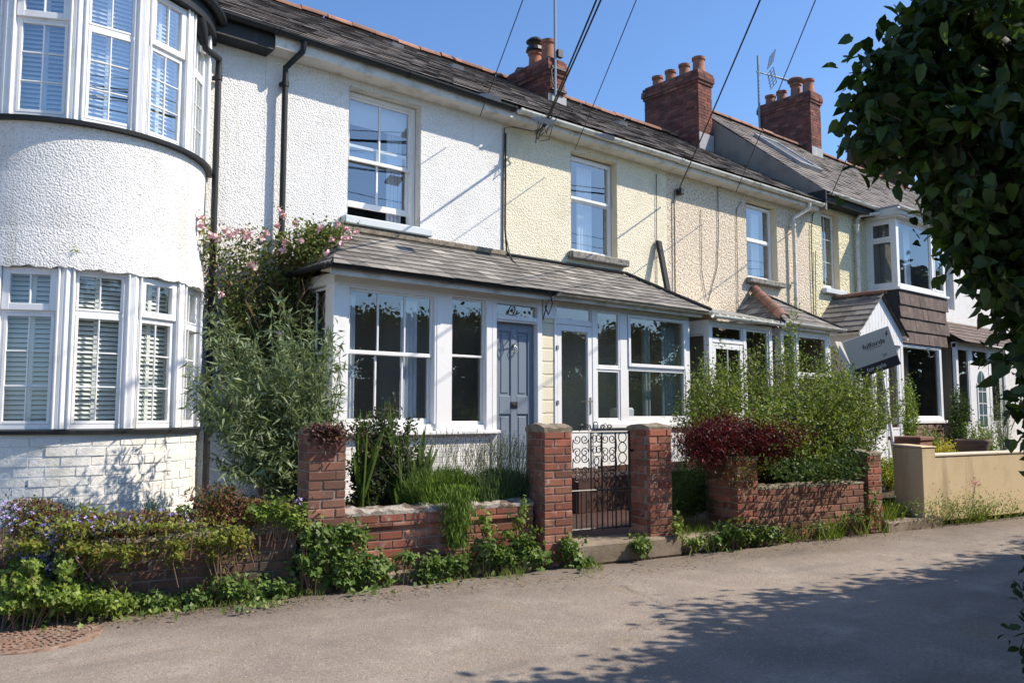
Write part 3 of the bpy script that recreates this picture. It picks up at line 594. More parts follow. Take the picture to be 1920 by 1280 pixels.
# side return
mf.fb(FS, 0, .945, 2.87, 3.0, -.1, .003); mf.fb(FS, 0, .14, .5, 2.869, -.1, 0); mf.fb(FS, .76, .95, 1.22, 2.869, -.10, .001); mf.fb(FS, .14, .76, 1.22, 1.30, -.1, -.02)
light(mf, mg, FS, .15, .75, 2.10, 2.86, .03, -.04, 2, 1, .022); light(mf, mg, FS, .15, .75, 1.30, 2.14, .03, -.075, 2, 1, .022, bb=.05)
w = mf.build('porch_window', 'paint', hB, bevel=.004); mg.build('pane', 'glass_old', w)
mc = MB(); folds(mc, 5.42, 5.66, PY+.22, 1.25, 2.8, .018, 4); folds(mc, 4.66, 4.80, PY+.22, 1.25, 2.8, .014, 3); mc.build('curtain', 'curtain', w)
mb = MB(); mb.fb(F, 4.36, 6.76, 1.175, 1.22, -.12, .065); mb.fb(FS, 0, .95, 1.175, 1.22, -.1, .06); mb.build('porch_sill', 'paint', hB, bevel=.008)
mb = MB(); mb.fb(F, 4.42, 6.665, .35, 1.175, -.14, -.02); mb.fb(FS, 0, .93, .35, 1.175, -.14, -.02); mb.build('porch_plinth', 'brick_white', hB)
mb = MB(); mb.fb(F, 6.665, 6.74, .55, 2.869, -.12, .004); mb.fb(F, 7.445, 7.53, .55, 2.869, -.12, .004); mb.fb(F, 6.74, 7.445, 2.62, 2.705, -.12, .002); mb.fb(F, 6.74, 7.445, 2.645, 2.66, 0, .02); mb.fb(F, 6.74, 7.445, 2.85, 2.869, -.12, .0)
dframe = mb.build('door_frame', 'paint', hB, bevel=.004)
mg = MB(); mg.face([(6.74, PY+.05, 2.705), (7.445, PY+.05, 2.705), (7.445, PY+.05, 2.85), (6.74, PY+.05, 2.85)]); mg.build('fanlight_pane', 'glass', dframe)
# panelled door
md = MB(); d0, d1, dn = 6.745, 7.44, -.075
md.fb(F, d0, d1, .62, 2.615, dn-.045, dn-.018)
for (u0, u1, v0, v1) in [(d0, d0+.10, .62, 2.615), (d1-.10, d1, .62, 2.615), (7.04, 7.145, .62, 2.615), (d0+.10, 7.04, 2.50, 2.615), (7.145, d1-.10, 2.50, 2.615), (d0+.10, 7.04, 1.42, 1.66), (7.145, d1-.10, 1.42, 1.66), (d0+.10, 7.04, .62, .82), (7.145, d1-.10, .62, .82)]: md.fb(F, u0, u1, v0, v1, dn-.04, dn)
for u0, u1 in ((d0+.10, 7.04), (7.145, d1-.10)):
    for v0, v1 in ((.82, 1.42), (1.66, 2.50)): md.fb(F, u0+.035, u1-.035, v0+.035, v1-.035, dn-.04, dn-.008)
dr = md.build('front_door', 'door', hB, bevel=.005)
mk = MB(); mk.fb(F, 7.035, 7.15, 1.50, 1.585, dn, dn+.012); mk.fb(F, 7.05, 7.135, 1.525, 1.56, dn+.012, dn+.02); mk.build('letterbox', 'metal_black', dr, bevel=.004)
mk = MB(); mk.tube([V3(7.092, PY+.075-.01-.03*math.sin(a*.35), 2.27-.0+.045*math.cos(a)) + V3(.038*math.sin(a), 0, 0) for a in np.linspace(0, 6.28, 14)], .008, 6); mk.fb(F, 7.075, 7.11, 2.30, 2.345, dn, dn+.03); mk.fb(F, 7.08, 7.105, 2.44, 2.455, dn, dn+.012); mk.build('door_knocker', 'chrome', dr)
mk = MB(); mk.fb(F, 6.775, 6.795, 1.95, 1.98, dn, dn+.02); mk.build('keyhole', 'chrome', dr)
mb = MB(); mb.box(6.66, 7.54, PY-.10, PY+.06, .52, .62); mb.build('doorstep', 'stone', hB, bevel=.01)
mb = MB(); mb.box(6.6, 7.60, PY-.35, PY-.10, .2, .44); mb.build('lower_doorstep', 'quarry', hB, bevel=.01)
room(4.55, 7.5, PY+.15, 9.18, .6, 2.93, 'interior_dark', hB)
mb = MB(); mb.box(5.05, 5.42, 9.0, 9.1, .7, 2.9); mb.build('interior_partition', 'interior_beige', hB)
# roof of porch 1 (hipped at the left)
PE, PZ, PW, PT = 7.93, 3.035, 9.2, 3.72; SLP = math.hypot(PW-PE, PT-PZ)
def porch_roof(par, x0, x1, hl=0, hr=0, nm='porch_roof', m='slate_porch', pe=PE, pz=PZ, pt=PT, g=.17, sw=.23):
    L = math.hypot(PW-pe, pt-pz)
    return roof(par, x0, x1, pe, pz, PW, pt, m, (lambda s: x0+hl*s/L), (lambda s: x1-hr*s/L), g=g, sw=sw, name=nm)
porch_roof(hB, 4.20, 7.62, hl=.85)
mb = MB(); O = V3(4.20, PE, PZ); S = V3(.85, 0, PT-PZ); L = np.linalg.norm(S); S /= L
slates(mb, V3(4.20, 9.2, PZ), V3(0, -1, 0), S, L, lambda s: 0, lambda s: (9.2-PE)*(1-s/L), .23, .17); mb.face([(4.2, 9.2, PZ-.01), (4.2, PE, PZ-.01), (5.05, 9.2, PT-.01)]); mb.build('porch_roof_hip', 'slate_porch', hB)
mb = MB(); mb.box(4.9, 7.62, 9.10, 9.197, 3.70, 3.775); mb.build('roof_flashing', 'cap', hB, bevel=.01)
mb = MB(); mb.box(4.24, 7.53, 8.02, 8.04, 2.93, 3.03); mb.box(4.24, 7.53, 8.04, 8.249, 2.985, 3.0); mb.build('porch_fascia', 'fascia_w', hB)
gutter(hB, (4.14, 7.97, 3.035), (7.50, 7.97, 3.03), 'black', .045); gutter(hB, (4.18, 9.15, 3.035), (4.18, 7.97, 3.035), 'black', .045)
# ------------------------------------------------------------------ HOUSE C : cream
hC = thing('terraced_house', 'cream pebbledashed house with a glazed white plastic porch behind the iron gate', 'house', (9.5, 9.2, 0), 'houses of the terrace')
mb = MB(); W2 = (9.02, 10.09, 3.96, 5.58); wall(mb, 7.642, 11.38, .3, 5.87, WY, [W2], .3); mb.build('front_wall', 'dash_cream', hC)
mb = MB(); reveal(mb, *W2, WY, .14); mb.build('window_reveal', 'smooth_cream', hC)
F = FX(0, WY); mf = MB(); mg = MB()
def upvc2(a, b, z0, z1, zt, F, mf, mg, n=-.13, hi=True):
    mf.fb(F, a, a+.05, z0, z1, n-.07, n); mf.fb(F, b-.05, b, z0, z1, n-.07, n); mf.fb(F, a+.05, b-.05, z1-.05, z1, n-.07, n-.001); mf.fb(F, a+.05, b-.05, z0, z0+.06, n-.07, n-.001); mf.fb(F, a+.05, b-.05, zt-.03, zt+.03, n-.07, n-.001)
    if hi: light(mf, mg, F, a+.035, b-.035, zt-.01, z1-.035, .045, n+.018, 1, 1, th=.05)
    else: light(mf, mg, F, a+.05, b-.05, zt+.03, z1-.05, .015, n-.01, 1, 1)
    light(mf, mg, F, a+.05, b-.05, z0+.06, zt-.03, .015, n-.01, 1, 1)
upvc2(9.03, 10.08, 3.97, 5.56, 4.86, F, mf, mg)
w = mf.build('upstairs_window', 'upvc', hC, bevel=.004); mg.build('pane', 'glass_sky', w)
mc = MB(); folds(mc, 9.50, 9.85, WY+.36, 3.9, 5.5, .02, 5); mc.build('curtain', 'curtain', w)
room(8.9, 10.2, WY+.28, WY+1.6, 3.8, 5.7, 'interior', hC)
mb = MB(); mb.box(8.93, 10.26, WY-.12, WY-.002, 3.84, 3.955); mb.build('window_sill', 'stone', hC, bevel=.015)
def eaves_w(par, x0, x1, z, zg=None):
    mb = MB(); mb.box(x0, x1, 8.93, 8.95, z-.13, z+.03); mb.box(x0, x1, 8.95, WY-.003, z-.13, z-.112); mb.build('fascia', 'fascia_w', par)
    gutter(par, (x0, 8.865, z), (x1, 8.865, z), 'gutter_w', .062)
eaves_w(hC, 7.645, 11.40, 5.83)
roof(hC, 7.64, 11.40, YE, ZE-.02, YR, ZR); ridge(hC, (7.64, YR, ZR+.01), (11.4, YR, ZR+.01))
mb = MB(); mb.face([(7.64, YR, ZR-.05), (11.4, YR, ZR-.05), (11.4, 15.5, 5.8), (7.64, 15.5, 5.8)]); mb.build('rear_roof', 'slate', hC)
F = FX(0, PY)
mb = MB(); brick_m = MB(); mb.fb(F, 7.545, 7.755, .4, 2.72, -.2, -.015); mb.build('porch_brick_pier', 'brick_cream', hC)
mf = MB(); mg = MB(); h = 2.97
mf.fb(F, 7.76, 10.72, h-.06, h, -.1, 0); mf.fb(F, 7.56, 7.76, 2.72, h, -.1, -.001)
for a, b in ((7.76, 7.81), (8.50, 8.585), (9.08, 9.24), (10.60, 10.72)): mf.fb(F, a, b, (.55 if b < 8.7 else 1.28), h-.06, -.09, .001)
mf.fb(F, 7.81, 8.50, 2.66, 2.72, -.08, -.002); light(mf, mg, F, 7.81, 8.50, 2.72, 2.91, .02, -.02)
light(mf, mg, F, 8.585, 9.08, 2.09, 2.91, .035, -.005); light(mf, mg, F, 8.585, 9.08, 1.33, 2.06, .035, -.012); mf.fb(F, 8.585, 9.08, 2.06, 2.09, -.07, -.002); mf.fb(F, 8.585, 9.08, 1.28, 1.33, -.08, -.001)
light(mf, mg, F, 9.25, 10.60, 2.12, 2.90, .05, .02, th=.05); light(mf, mg, F, 9.24, 10.60, 1.36, 2.09, .03, -.01); mf.fb(F, 9.24, 10.60, 2.085, 2.125, -.07, -.003); mf.fb(F, 9.24, 10.60, 1.28, 1.36, -.07, -.002)
FR = (V3(10.72, 8.25, 0), V3(0, 1, 0), V3(1, 0, 0)); mf.fb(FR, .002, .93, h-.06, h, -.09, .003); mf.fb(FR, .85, .93, 1.28, h, -.09, 0); light(mf, mg, FR, .09, .85, 1.3, h-.06, .04, -.02)
w = mf.build('porch_window', 'upvc', hC, bevel=.004); mg.build('pane', 'glass', w)
mc = MB(); folds(mc, 10.28, 10.62, PY+.22, 1.3, 2.85, .02, 5); folds(mc, 9.95, 10.1, PY+.3, 1.3, 2.85, .02, 2); mc.build('curtain', 'curtain_grey', w)
mf = MB(); mg = MB(); light(mf, mg, F, 7.815, 8.495, .67, 2.655, .085, -.005, bb=.52, th=.05)
d = mf.build('porch_door', 'upvc', hC, bevel=.005); mg.build('pane', 'glass', d)
mk = MB(); mk.fb(F, 8.44, 8.465, 1.42, 1.66, -.005, .008); mk.fb(F, 8.36, 8.465, 1.59, 1.61, .03, .045); mk.build('handle', 'chrome', d, bevel=.003)
mk = MB(); [mk.fb(F, 7.79, 7.83, z, z+.06, -.002, .016) for z in (1.55, 2.3)]; mk.build('hinge', 'galv', d, bevel=.003)
mb = MB(); mb.fb(F, 8.52, 10.76, 1.22, 1.28, -.12, .05); mb.build('porch_sill', 'upvc', hC, bevel=.006)
mb = MB(); mb.fb(F, 8.585, 10.70, .69, 1.22, -.12, -.012); mb.build('porch_plinth', 'paint', hC); mb = MB(); mb.fb(F, 8.61, 10.72, .2, .69, -.12, .03); mb.build('porch_footing', 'quarry', hC)
mb = MB(); mb.fb(FR, -.0, .93, .2, 1.28, -.12, -.01); mb.build('porch_side_wall', 'brick_cream', hC)
mb = MB(); mb.box(7.30, 9.9, 7.35, PY-.31, .2, .64); mb.build('porch_terrace', 'quarry', hC, bevel=.01)
mb = MB(); mb.box(7.56, 8.605, PY-.30, PY+.06, .2, .66); mb.build('doorstep', 'quarry', hC, bevel=.01)
room(7.75, 10.66, PY+.16, 9.18, .6, 2.95, 'interior_dark', hC)
mb = MB(); mb.box(9.35, 9.62, PY+.2, PY+.5, 1.15, 1.52); mb.build('seat_back', 'curtain', hC, bevel=.03)
porch_roof(hC, 7.62, 10.86, hr=.62)
mb = MB(); S = V3(-.62, 0, PT-PZ); L = np.linalg.norm(S); S /= L; slates(mb, V3(10.86, PE, PZ), V3(0, 1, 0), S, L, lambda s: (9.2-PE)*s/L, lambda s: 9.2-PE, .23, .17); mb.build('porch_roof_hip', 'slate_porch', hC)
mb = MB(); mb.tube([(10.24, 9.17, 3.75), (10.88, 7.93, 3.07)], .03, 6); mb.tube([(7.64, 9.17, 3.745), (10.24, 9.17, 3.75)], .022, 6); mb.build('hip_flashing', 'wood_dark', hC)
mb = MB(); mb.box(7.54, 10.80, 8.05, 8.07, 2.95, 3.04); mb.box(7.54, 10.8, 8.07, 8.249, 2.972, 2.985); mb.build('porch_fascia', 'fascia_w', hC)
gutter(hC, (7.54, 7.985, 3.055), (10.95, 7.985, 3.05), 'gutter_w', .055, joints=1.1)
# ------------------------------------------------------------------ HOUSE D : buff
hD = thing('terraced_house', 'buff pebbledashed house with a small pyramid porch roof, behind the overgrown garden', 'house', (13.8, 9.2, 0), 'houses of the terrace')
mb = MB(); W3 = (13.79, 14.86, 4.06, 5.60); wall(mb, 11.382, 16.10, .3, 5.87, WY, [W3], .3); mb.build('front_wall', 'dash_pink', hD)
mb = MB(); reveal(mb, *W3, WY, .14); mb.build('window_reveal', 'smooth_cream', hD)
F = FX(0, WY); mf = MB(); mg = MB(); upvc2(13.80, 14.85, 4.07, 5.57, 4.86, F, mf, mg, hi=False)
w = mf.build('upstairs_window', 'upvc', hD, bevel=.004); mg.build('pane', 'glass_sky', w)
room(13.6, 15.0, WY+.28, WY+1.6, 3.8, 5.7, 'interior', hD)
mc = MB(); folds(mc, 14.45, 14.72, WY+.34, 4.1, 5.5, .02, 4); mc.build('curtain', 'curtain', w)
mb = MB(); mb.box(13.72, 14.98, WY-.12, WY-.002, 3.95, 4.055); mb.build('window_sill', 'stone', hD, bevel=.015)
eaves_w(hD, 11.403, 16.08, 5.825)
roof(hD, 11.40, 16.12, YE, ZE-.02, YR, ZR); ridge(hD, (11.4, YR, ZR+.01), (16.1, YR, ZR+.01))
mb = MB(); mb.face([(11.4, YR, ZR-.05), (16.1, YR, ZR-.05), (16.1, 15.5, 5.8), (11.4, 15.5, 5.8)]); mb.build('rear_roof', 'slate', hD)
pp = at(1488, 420, 9.1); downpipe(hD, [(pp[0]+.25, 8.87, 5.78), (pp[0]+.25, 8.88, 5.66), (pp[0], 9.1, 5.45), (pp[0], 9.1, 5.3), (pp[0], 9.1, 3.3)], 'gutter_w', .038, cl=[(pp[0], 9.1, 5.3), (pp[0], 9.1, 4.1)])
# lean-to
LY = 8.1; F = FX(0, LY); mf = MB(); mg = MB()
for a, b in ((11.02, 11.12), (11.98, 12.06), (12.75, 12.85)): mf.fb(F, a, b, .5, 2.86, -.09, 0)
mf.fb(F, 11.02, 12.85, 2.86, 2.94, -.1, .001); mf.fb(F, 11.12, 11.98, 2.58, 2.63, -.08, -.001); light(mf, mg, F, 11.12, 11.98, 2.63, 2.86, .03, -.02)
light(mf, mg, F, 12.06, 12.75, 1.3, 2.86, .04, -.02); mf.fb(F, 12.06, 12.75, .4, 1.3, -.07, -.02)
FSL = (V3(11.02, 9.2, 0), V3(0, -1, 0), V3(-1, 0, 0)); mf.fb(FSL, 0, 1.094, 2.72, 2.94, -.09, -.001); mf.fb(FSL, 0, .15, .4, 2.72, -.09, 0); mf.fb(FSL, .15, 1.094, .4, 1.2, -.08, -.002); mf.fb(FSL, .5, .58, 1.2, 2.72, -.08, -.001); light(mf, mg, FSL, .15, .5, 1.2, 2.72, .03, -.02); light(mf, mg, FSL, .58, 1.01, 1.2, 2.72, .03, -.02)
w = mf.build('porch_window', 'upvc', hD, bevel=.004); mg.build('pane', 'glass', w)
mf = MB(); mg = MB(); light(mf, mg, F, 11.13, 11.97, 1.35, 2.57, .09, -.01, 2, 1, .02); mf.fb(F, 11.13, 11.97, .55, 1.35, -.045, -.012); d = mf.build('porch_door', 'upvc', hD, bevel=.005); mg.build('pane', 'glass', d)
mb = MB()
for i in range(9):
    x = 10.95+i*.215; z0, z1 = 2.99, 3.31; mb.hexa([(x, 7.98, z0), (x+.205, 7.98, z0), (x+.205, 9.19, z1), (x, 9.19, z1), (x, 7.98, z0+.02), (x+.205, 7.98, z0+.02), (x+.205, 9.19, z1+.02), (x, 9.19, z1+.02)])
    mb.hexa([(x+.19, 7.97, z0+.02), (x+.215, 7.97, z0+.02), (x+.215, 9.19, z1+.02), (x+.19, 9.19, z1+.02), (x+.19, 7.97, z0+.045), (x+.215, 7.97, z0+.045), (x+.215, 9.19, z1+.045), (x+.19, 9.19, z1+.045)])
mb.build('lean_to_roof', 'gutter_w', hD)
gutter(hD, (10.9, 7.93, 2.99), (12.95, 7.93, 2.985), 'gutter_w', .05, joints=1.0)
room(11.13, 12.8, LY+.14, 9.18, .5, 2.9, 'interior_beige', hD)
# pyramid porch
mf = MB(); mg = MB()
for a, b in ((13.12, 13.22), (13.62, 13.68), (14.70, 14.82)): mf.fb(F, a, b, 1.2, 2.86, -.09, 0)
mf.fb(F, 13.12, 14.82, 2.86, 2.95, -.1, .001)
light(mf, mg, F, 13.22, 13.62, 1.28, 2.86, .035, -.02); light(mf, mg, F, 13.68, 14.70, 2.14, 2.86, .04, -.01); light(mf, mg, F, 13.68, 14.70, 1.28, 2.11, .035, -.02); mf.fb(F, 13.68, 14.7, 2.11, 2.14, -.06, -.004)
FSR = (V3(14.82, 8.1, 0), V3(0, 1, 0), V3(1, 0, 0)); mf.fb(FSR, 0.002, 1.1, 2.86, 2.95, -.09, .003); light(mf, mg, FSR, .09, 1.05, 1.28, 2.86, .04, -.02)
FSK = (V3(13.12, 9.2, 0), V3(0, -1, 0), V3(-1, 0, 0)); mf.fb(FSK, 0, 1.0, 2.86, 2.95, -.09, 0); light(mf, mg, FSK, .05, 1.0, 1.28, 2.86, .04, -.02)
w = mf.build('porch_window', 'upvc', hD, bevel=.004); mg.build('pane', 'glass', w)
mb = MB(); mb.fb(F, 13.12, 14.82, .3, 1.2, -1.08, -.004); mb.build('porch_plinth', 'paint', hD)
mc = MB(); folds(mc, 13.75, 14.0, LY+.25, 1.25, 2.8, .02, 4); mc.build('curtain', 'curtain_grey', w)
room(13.2, 14.75, LY+.14, 9.18, 1.21, 2.93, 'interior_beige', hD)
ap = V3(13.98, 9.19, 3.80); e0, e1, ey, ez = 13.0, 14.98, 7.94, 3.03
roof(hD, e0, e1, ey, ez, 9.19, 3.80, 'slate_porch', lambda s: e0+(ap[0]-e0)*s/1.468, lambda s: e1-(e1-ap[0])*s/1.468, .25, .2, 'porch_roof')
mb = MB(); S = V3(ap[0]-e0, 0, ap[2]-ez); L = np.linalg.norm(S); S /= L; slates(mb, V3(e0, 9.19, ez), V3(0, -1, 0), S, L, lambda s: 0, lambda s: (9.19-ey)*(1-s/L), .25, .2)
S = V3(ap[0]-e1, 0, ap[2]-ez); L = np.linalg.norm(S); S /= L; slates(mb, V3(e1, ey, ez), V3(0, 1, 0), S, L, lambda s: (9.19-ey)*s/L, lambda s: 9.19-ey, .25, .2); mb.build('porch_roof_hip', 'slate_porch', hD)
mb = MB(); a = ap+V3(-.02, -.02, .03); b = V3(e0, ey, ez)+V3(.0, 0, .05); 
for i in range(5): halfround(mb, a+(b-a)*(i/5+.01), a+(b-a)*((i+1)/5-.005), .10, up=(-.4, -.5, 1))
mb.build('hip_tiles', 'terra', hD)
mb = MB(); mb.tube([ap+V3(0, 0, .03), (e1, ey, ez+.03)], .025, 6); mb.build('hip_flashing', 'wood_dark', hD)
mb = MB(); mb.box(e0+.06, e1-.06, 8.0, 8.02, 2.93, 3.03); mb.build('porch_fascia', 'fascia_w', hD); gutter(hD, (e0-.05, 7.93, 3.035), (e1+.08, 7.93, 3.03), 'gutter_w', .05)
# ------------------------------------------------------------------ HOUSE E : yellow with square bay and raised roof
hE = thing('terraced_house', 'pale yellow house with raised roof, gabled porch and brown tile-hung square bay', 'house', (18.6, 9.2, 0), 'houses of the terrace')
mb = MB(); W4 = (16.62, 17.34, 4.13, 5.85); wall(mb, 16.102, 21.5, .3, 6.1, WY, [W4], .3); mb.build('front_wall', 'dash_yellow', hE)
mb = MB(); reveal(mb, *W4, WY, .16); mb.build('window_reveal', 'smooth_cream', hE)
F = FX(0, WY); mf = MB(); mg = MB(); a, b = 16.63, 17.33; mf.fb(F, a, b, 4.13, 4.19, -.2, -.131); light(mf, mg, F, a, b, 4.19, 5.83, .055, -.13, 2, 3, .012)
w = mf.build('upstairs_window', 'upvc', hE, bevel=.004); mg.build('pane', 'glass_sky', w); room(16.5, 17.5, WY+.28, WY+1.2, 4.0, 5.9, 'interior', hE)
mb = MB(); mb.box(16.55, 17.45, WY-.11, WY-.002, 4.02, 4.125); mb.build('window_sill', 'paint_blue', hE, bevel=.01)
YE2, ZE2, YR2, ZR2 = 8.82, 6.12, 12.2, 8.92
roof(hE, 16.12, 21.5, YE2, ZE2, YR2, ZR2); ridge(hE, (16.1, YR2, ZR2+.01), (21.5, YR2, ZR2+.01))
mb = MB(); mb.face([(16.1, YR2, ZR2-.05), (21.5, YR2, ZR2-.05), (21.5, 15.8, 5.8), (16.1, 15.8, 5.8)]); mb.build('rear_roof', 'slate', hE)
mb = MB(); mb.hexa([(16.10, 8.80, 5.7), (16.16, 8.80, 5.7), (16.16, 15.6, 5.7), (16.10, 15.6, 5.7), (16.10, 8.80, 6.10), (16.16, 8.80, 6.10), (16.16, YR2, ZR2-.03), (16.10, YR2, ZR2-.03)])
mb.hexa([(16.10, YR2, 5.7), (16.16, YR2, 5.7), (16.16, 15.6, 5.7), (16.10, 15.6, 5.7), (16.10, YR2, ZR2-.03), (16.16, YR2, ZR2-.03), (16.16, 15.6, 6.0), (16.10, 15.6, 6.0)]); mb.build('gable_wall', 'render_grey', hE)
mb = MB(); mb.box(16.1, 18.5, 8.9, WY-.002, 5.93, 6.12); mb.box(16.08, 16.12, 8.78, 9.3, 5.85, 6.12); mb.build('fascia', 'wood_dark', hE)
gutter(hE, (16.3, 8.84, 6.13), (18.45, 8.84, 6.12), 'gutter_w', .055)
pp = at(1607, 430, 9.1); downpipe(hE, [(18.5, 8.75, 6.08), (18.45, 8.8, 5.98), (pp[0]+.05, 9.05, 5.92), (pp[0], 9.1, 5.80), (pp[0], 9.1, 4.0)], 'gutter_w', .042, cl=[(pp[0], 9.1, 5.7)])
# upper bay
BX0, BX1, BY = 18.60, 21.15, 8.50; FB = FX(0, BY); FBL = (V3(BX0+.004, 9.2, 0), V3(0, -1, 0), V3(-1, 0, 0))
mf = MB(); mg = MB(); z0, z1 = 4.28, 5.86
for a, b in ((BX0, BX0+.13), (20.40, 20.52), (BX1-.1, BX1)): mf.fb(FB, a, b, z0, z1, -.09, .001)
mf.fb(FB, BX0+.13, BX1, z0, z0+.07, -.08, 0); mf.fb(FB, BX0+.13, BX1, z1-.05, z1, -.08, 0); light(mf, mg, FB, BX0+.13, 20.40, z0+.07, z1-.05, .03, -.02); light(mf, mg, FB, 20.52, BX1-.1, z0+.07, z1-.05, .05, .01)
mf.fb(FBL, 0, .10, z0, z1, -.08, .0); mf.fb(FBL, .10, .62, z0, z0+.06, -.08, -.001); mf.fb(FBL, .1, .62, z1-.05, z1, -.08, -.001); mf.fb(FBL, .62, .70, z0, z1, -.08, 0)
light(mf, mg, FBL, .1, .62, z0+.06, 5.38, .055, -.0); light(mf, mg, FBL, .1, .62, 5.38, z1-.05, .07, .015)
w = mf.build('bay_window', 'upvc', hE, bevel=.004); mg.build('pane', 'glass', w)
mc = MB(); folds(mc, 18.72, 18.95, BY+.2, z0+.05, z1, .02, 4); folds(mc, 19.85, 20.15, BY+.4, z0+.05, z1, .02, 4); mc.build('curtain', 'curtain', w)
room(BX0+.1, BX1-.1, BY+.12, 9.19, z0-.02, z1, 'interior', hE)
mb = MB(); mb.box(BX0-.12, BX1+.1, BY-.14, 9.19, 5.86, 5.90); mb.box(BX0-.14, BX1+.1, BY-.16, 9.15, 5.90, 6.08); mb.build('bay_fascia', 'fascia_w', hE, bevel=.01)
gutter(hE, (BX0-.2, BY-.2, 6.06), (BX1+.2, BY-.2, 6.05), 'gutter_w', .055)
mb = MB(); mb.box(BX0-.16, BX1+.1, BY-.18, 9.19, 6.081, 6.11); mb.build('bay_roof', 'lead', hE)
mb = MB(); mb.box(BX0-.05, BX1+.05, BY-.06, 9.19, 4.22, 4.278); mb.build('bay_sill', 'upvc', hE, bevel=.006)
mb = MB(); mb.box(BX0+.02, BX1, BY+.02, 9.18, 3.02, 4.22)
for r in range(4):
    zt = 4.20-r*.29; n = 10
    for i in range(n):
        x0 = BX0+i*.255-(.12 if r % 2 else 0); x1 = x0+.247; x0 = max(x0, BX0); x1 = min(x1, BX1)
        if x1-x0 > .04: mb.hexa([(x0, BY-.045+rng.normal()*.004, zt-.31), (x1, BY-.045+rng.normal()*.004, zt-.31), (x1, BY-.02, zt-.31), (x0, BY-.02, zt-.31), (x0, BY-.012, zt), (x1, BY-.012, zt), (x1, BY+.01, zt), (x0, BY+.01, zt)])
mb.build('hung_tiles', 'tile_brown', hE)
mb = MB(); mb.box(BX0-.03, BX0+.015, BY+.0, 9.19, 3.0, 4.215); mb.build('bay_cheek', 'wood_dark', hE)
# lower bay
mf = MB(); mg = MB(); z0, z1 = 1.28, 3.0; x1 = 20.72
for a, b in ((BX0, BX0+.12), (x1-.12, x1)): mf.fb(FB, a, b, z0, z1, -.09, .001)
mf.fb(FB, BX0+.12, x1-.12, z0, z0+.08, -.08, 0); mf.fb(FB, BX0+.12, x1-.12, z1-.06, z1, -.08, 0); light(mf, mg, FB, BX0+.12, x1-.12, z0+.08, z1-.06, .02, -.02)
light(mf, mg, FBL, .0, .66, z0, z1, .06, -.0)
FBR = (V3(x1, 8.5, 0), V3(.55, .45, 0)/.7106, V3(.45, -.55, 0)/.7106); mf.fb(FBR, 0, .9, z1-.06, z1, -.08, 0); light(mf, mg, FBR, .05, .9, 2.2, z1-.06, .05, 0); light(mf, mg, FBR, .05, .9, z0, 2.17, .05, 0)
w = mf.build('bay_window', 'upvc', hE, bevel=.004); mg.build('pane', 'glass', w)
mc = MB(); folds(mc, 19.3, 19.6, BY+.3, z0, z1, .02, 4); mc.build('curtain', 'interior_beige', w)
mb = MB(); mb.box(BX0-.06, x1+.05, BY-.07, 9.1, 1.21, 1.278); mb.build('bay_sill', 'upvc', hE, bevel=.006)
mbb = MB(); mm = MB(); brick_faces(mbb, mm, (V3(BX0, BY+.02, 0), V3(1, 0, 0), V3(0, -1, 0)), 2.1, .6, .3, 1.2, 'fl'); mbb.build('bay_brick_base', 'brick', hE); mm.build('bay_base_mortar', 'mortar', hE)
room(BX0+.1, x1-.1, BY+.12, 9.19, 1.22, 3.0, mat('dimmed_room_wall', (.05, .04, .035), .9), hE)  # wall colour darkened so the shallow room looks unlit
# gabled porch
GX, GY, GZ, GE, GH = 17.02, 8.17, 3.93, 3.10, 1.0
mb = MB(); mr = MB()
for sgn in (-1, 1):
    S = V3(-sgn*GH, 0, GZ-GE); L = np.linalg.norm(S); S /= L
    if sgn < 0: slates(mb, V3(GX-GH, 9.19, GE), V3(0, -1, 0), S, L, lambda s: 0, lambda s: 9.19-GY+.1, .3, .19, th=.009)
    else: slates(mb, V3(GX+GH, GY-.1, GE), V3(0, 1, 0), S, L, lambda s: 0, lambda s: 9.19-GY+.1, .3, .19, th=.009)
mb.build('porch_roof', 'slate_porch', hE)
ridge(hE, (GX, 9.18, GZ+.0), (GX, GY-.12, GZ+.0), r=.085, seg=.35)
mb = MB(); n = 14
for i in range(n):
    x0 = GX-GH*.93+i*(2*GH*.93)/n; x1 = x0+(2*GH*.93)/n-.012; zz = lambda x: GE+(GZ-GE)*(1-abs(x-GX)/GH)-.05
    mb.hexa([(x0, GY-.02, GE-.22), (x1, GY-.02, GE-.22), (x1, GY+.01, GE-.22), (x0, GY+.01, GE-.22), (x0, GY-.02, zz(x0)), (x1, GY-.02, zz(x1)), (x1, GY+.01, zz(x1)), (x0, GY+.01, zz(x0))])
mb.hexa([(GX-GH*.93, GY+.012, GE-.22), (GX+GH*.93, GY+.012, GE-.22), (GX+GH*.93, GY+.03, GE-.22), (GX-GH*.93, GY+.03, GE-.22), (GX-.01, GY+.012, GZ-.06), (GX+.01, GY+.012, GZ-.06), (GX+.01, GY+.03, GZ-.06), (GX-.01, GY+.03, GZ-.06)])
mb.build('gable_cladding', 'upvc', hE)
mb = MB(); mb.hexa([(GX, GY-.11, GZ-.04), (GX+.02, GY-.11, GZ-.02), (GX+.02, GY-.09, GZ-.02), (GX, GY-.09, GZ-.04), (GX, GY-.11, GZ+.03), (GX+.02, GY-.11, GZ+.03), (GX+.02, GY-.09, GZ+.03), (GX, GY-.09, GZ+.03)])
mb.tube([(GX, GY-.10, GZ-.0), (GX+GH+.02, GY-.10, GE-.02)], .028, 4); mb.build('verge_trim', 'wood_dark', hE)
mf = MB(); mg = MB(); FG = FX(0, GY+.04)
for a, b in ((16.14, 16.24), (16.72, 16.80), (17.28, 17.36), (17.84, 17.95)): mf.fb(FG, a, b, .4, 2.88, -.08, 0)
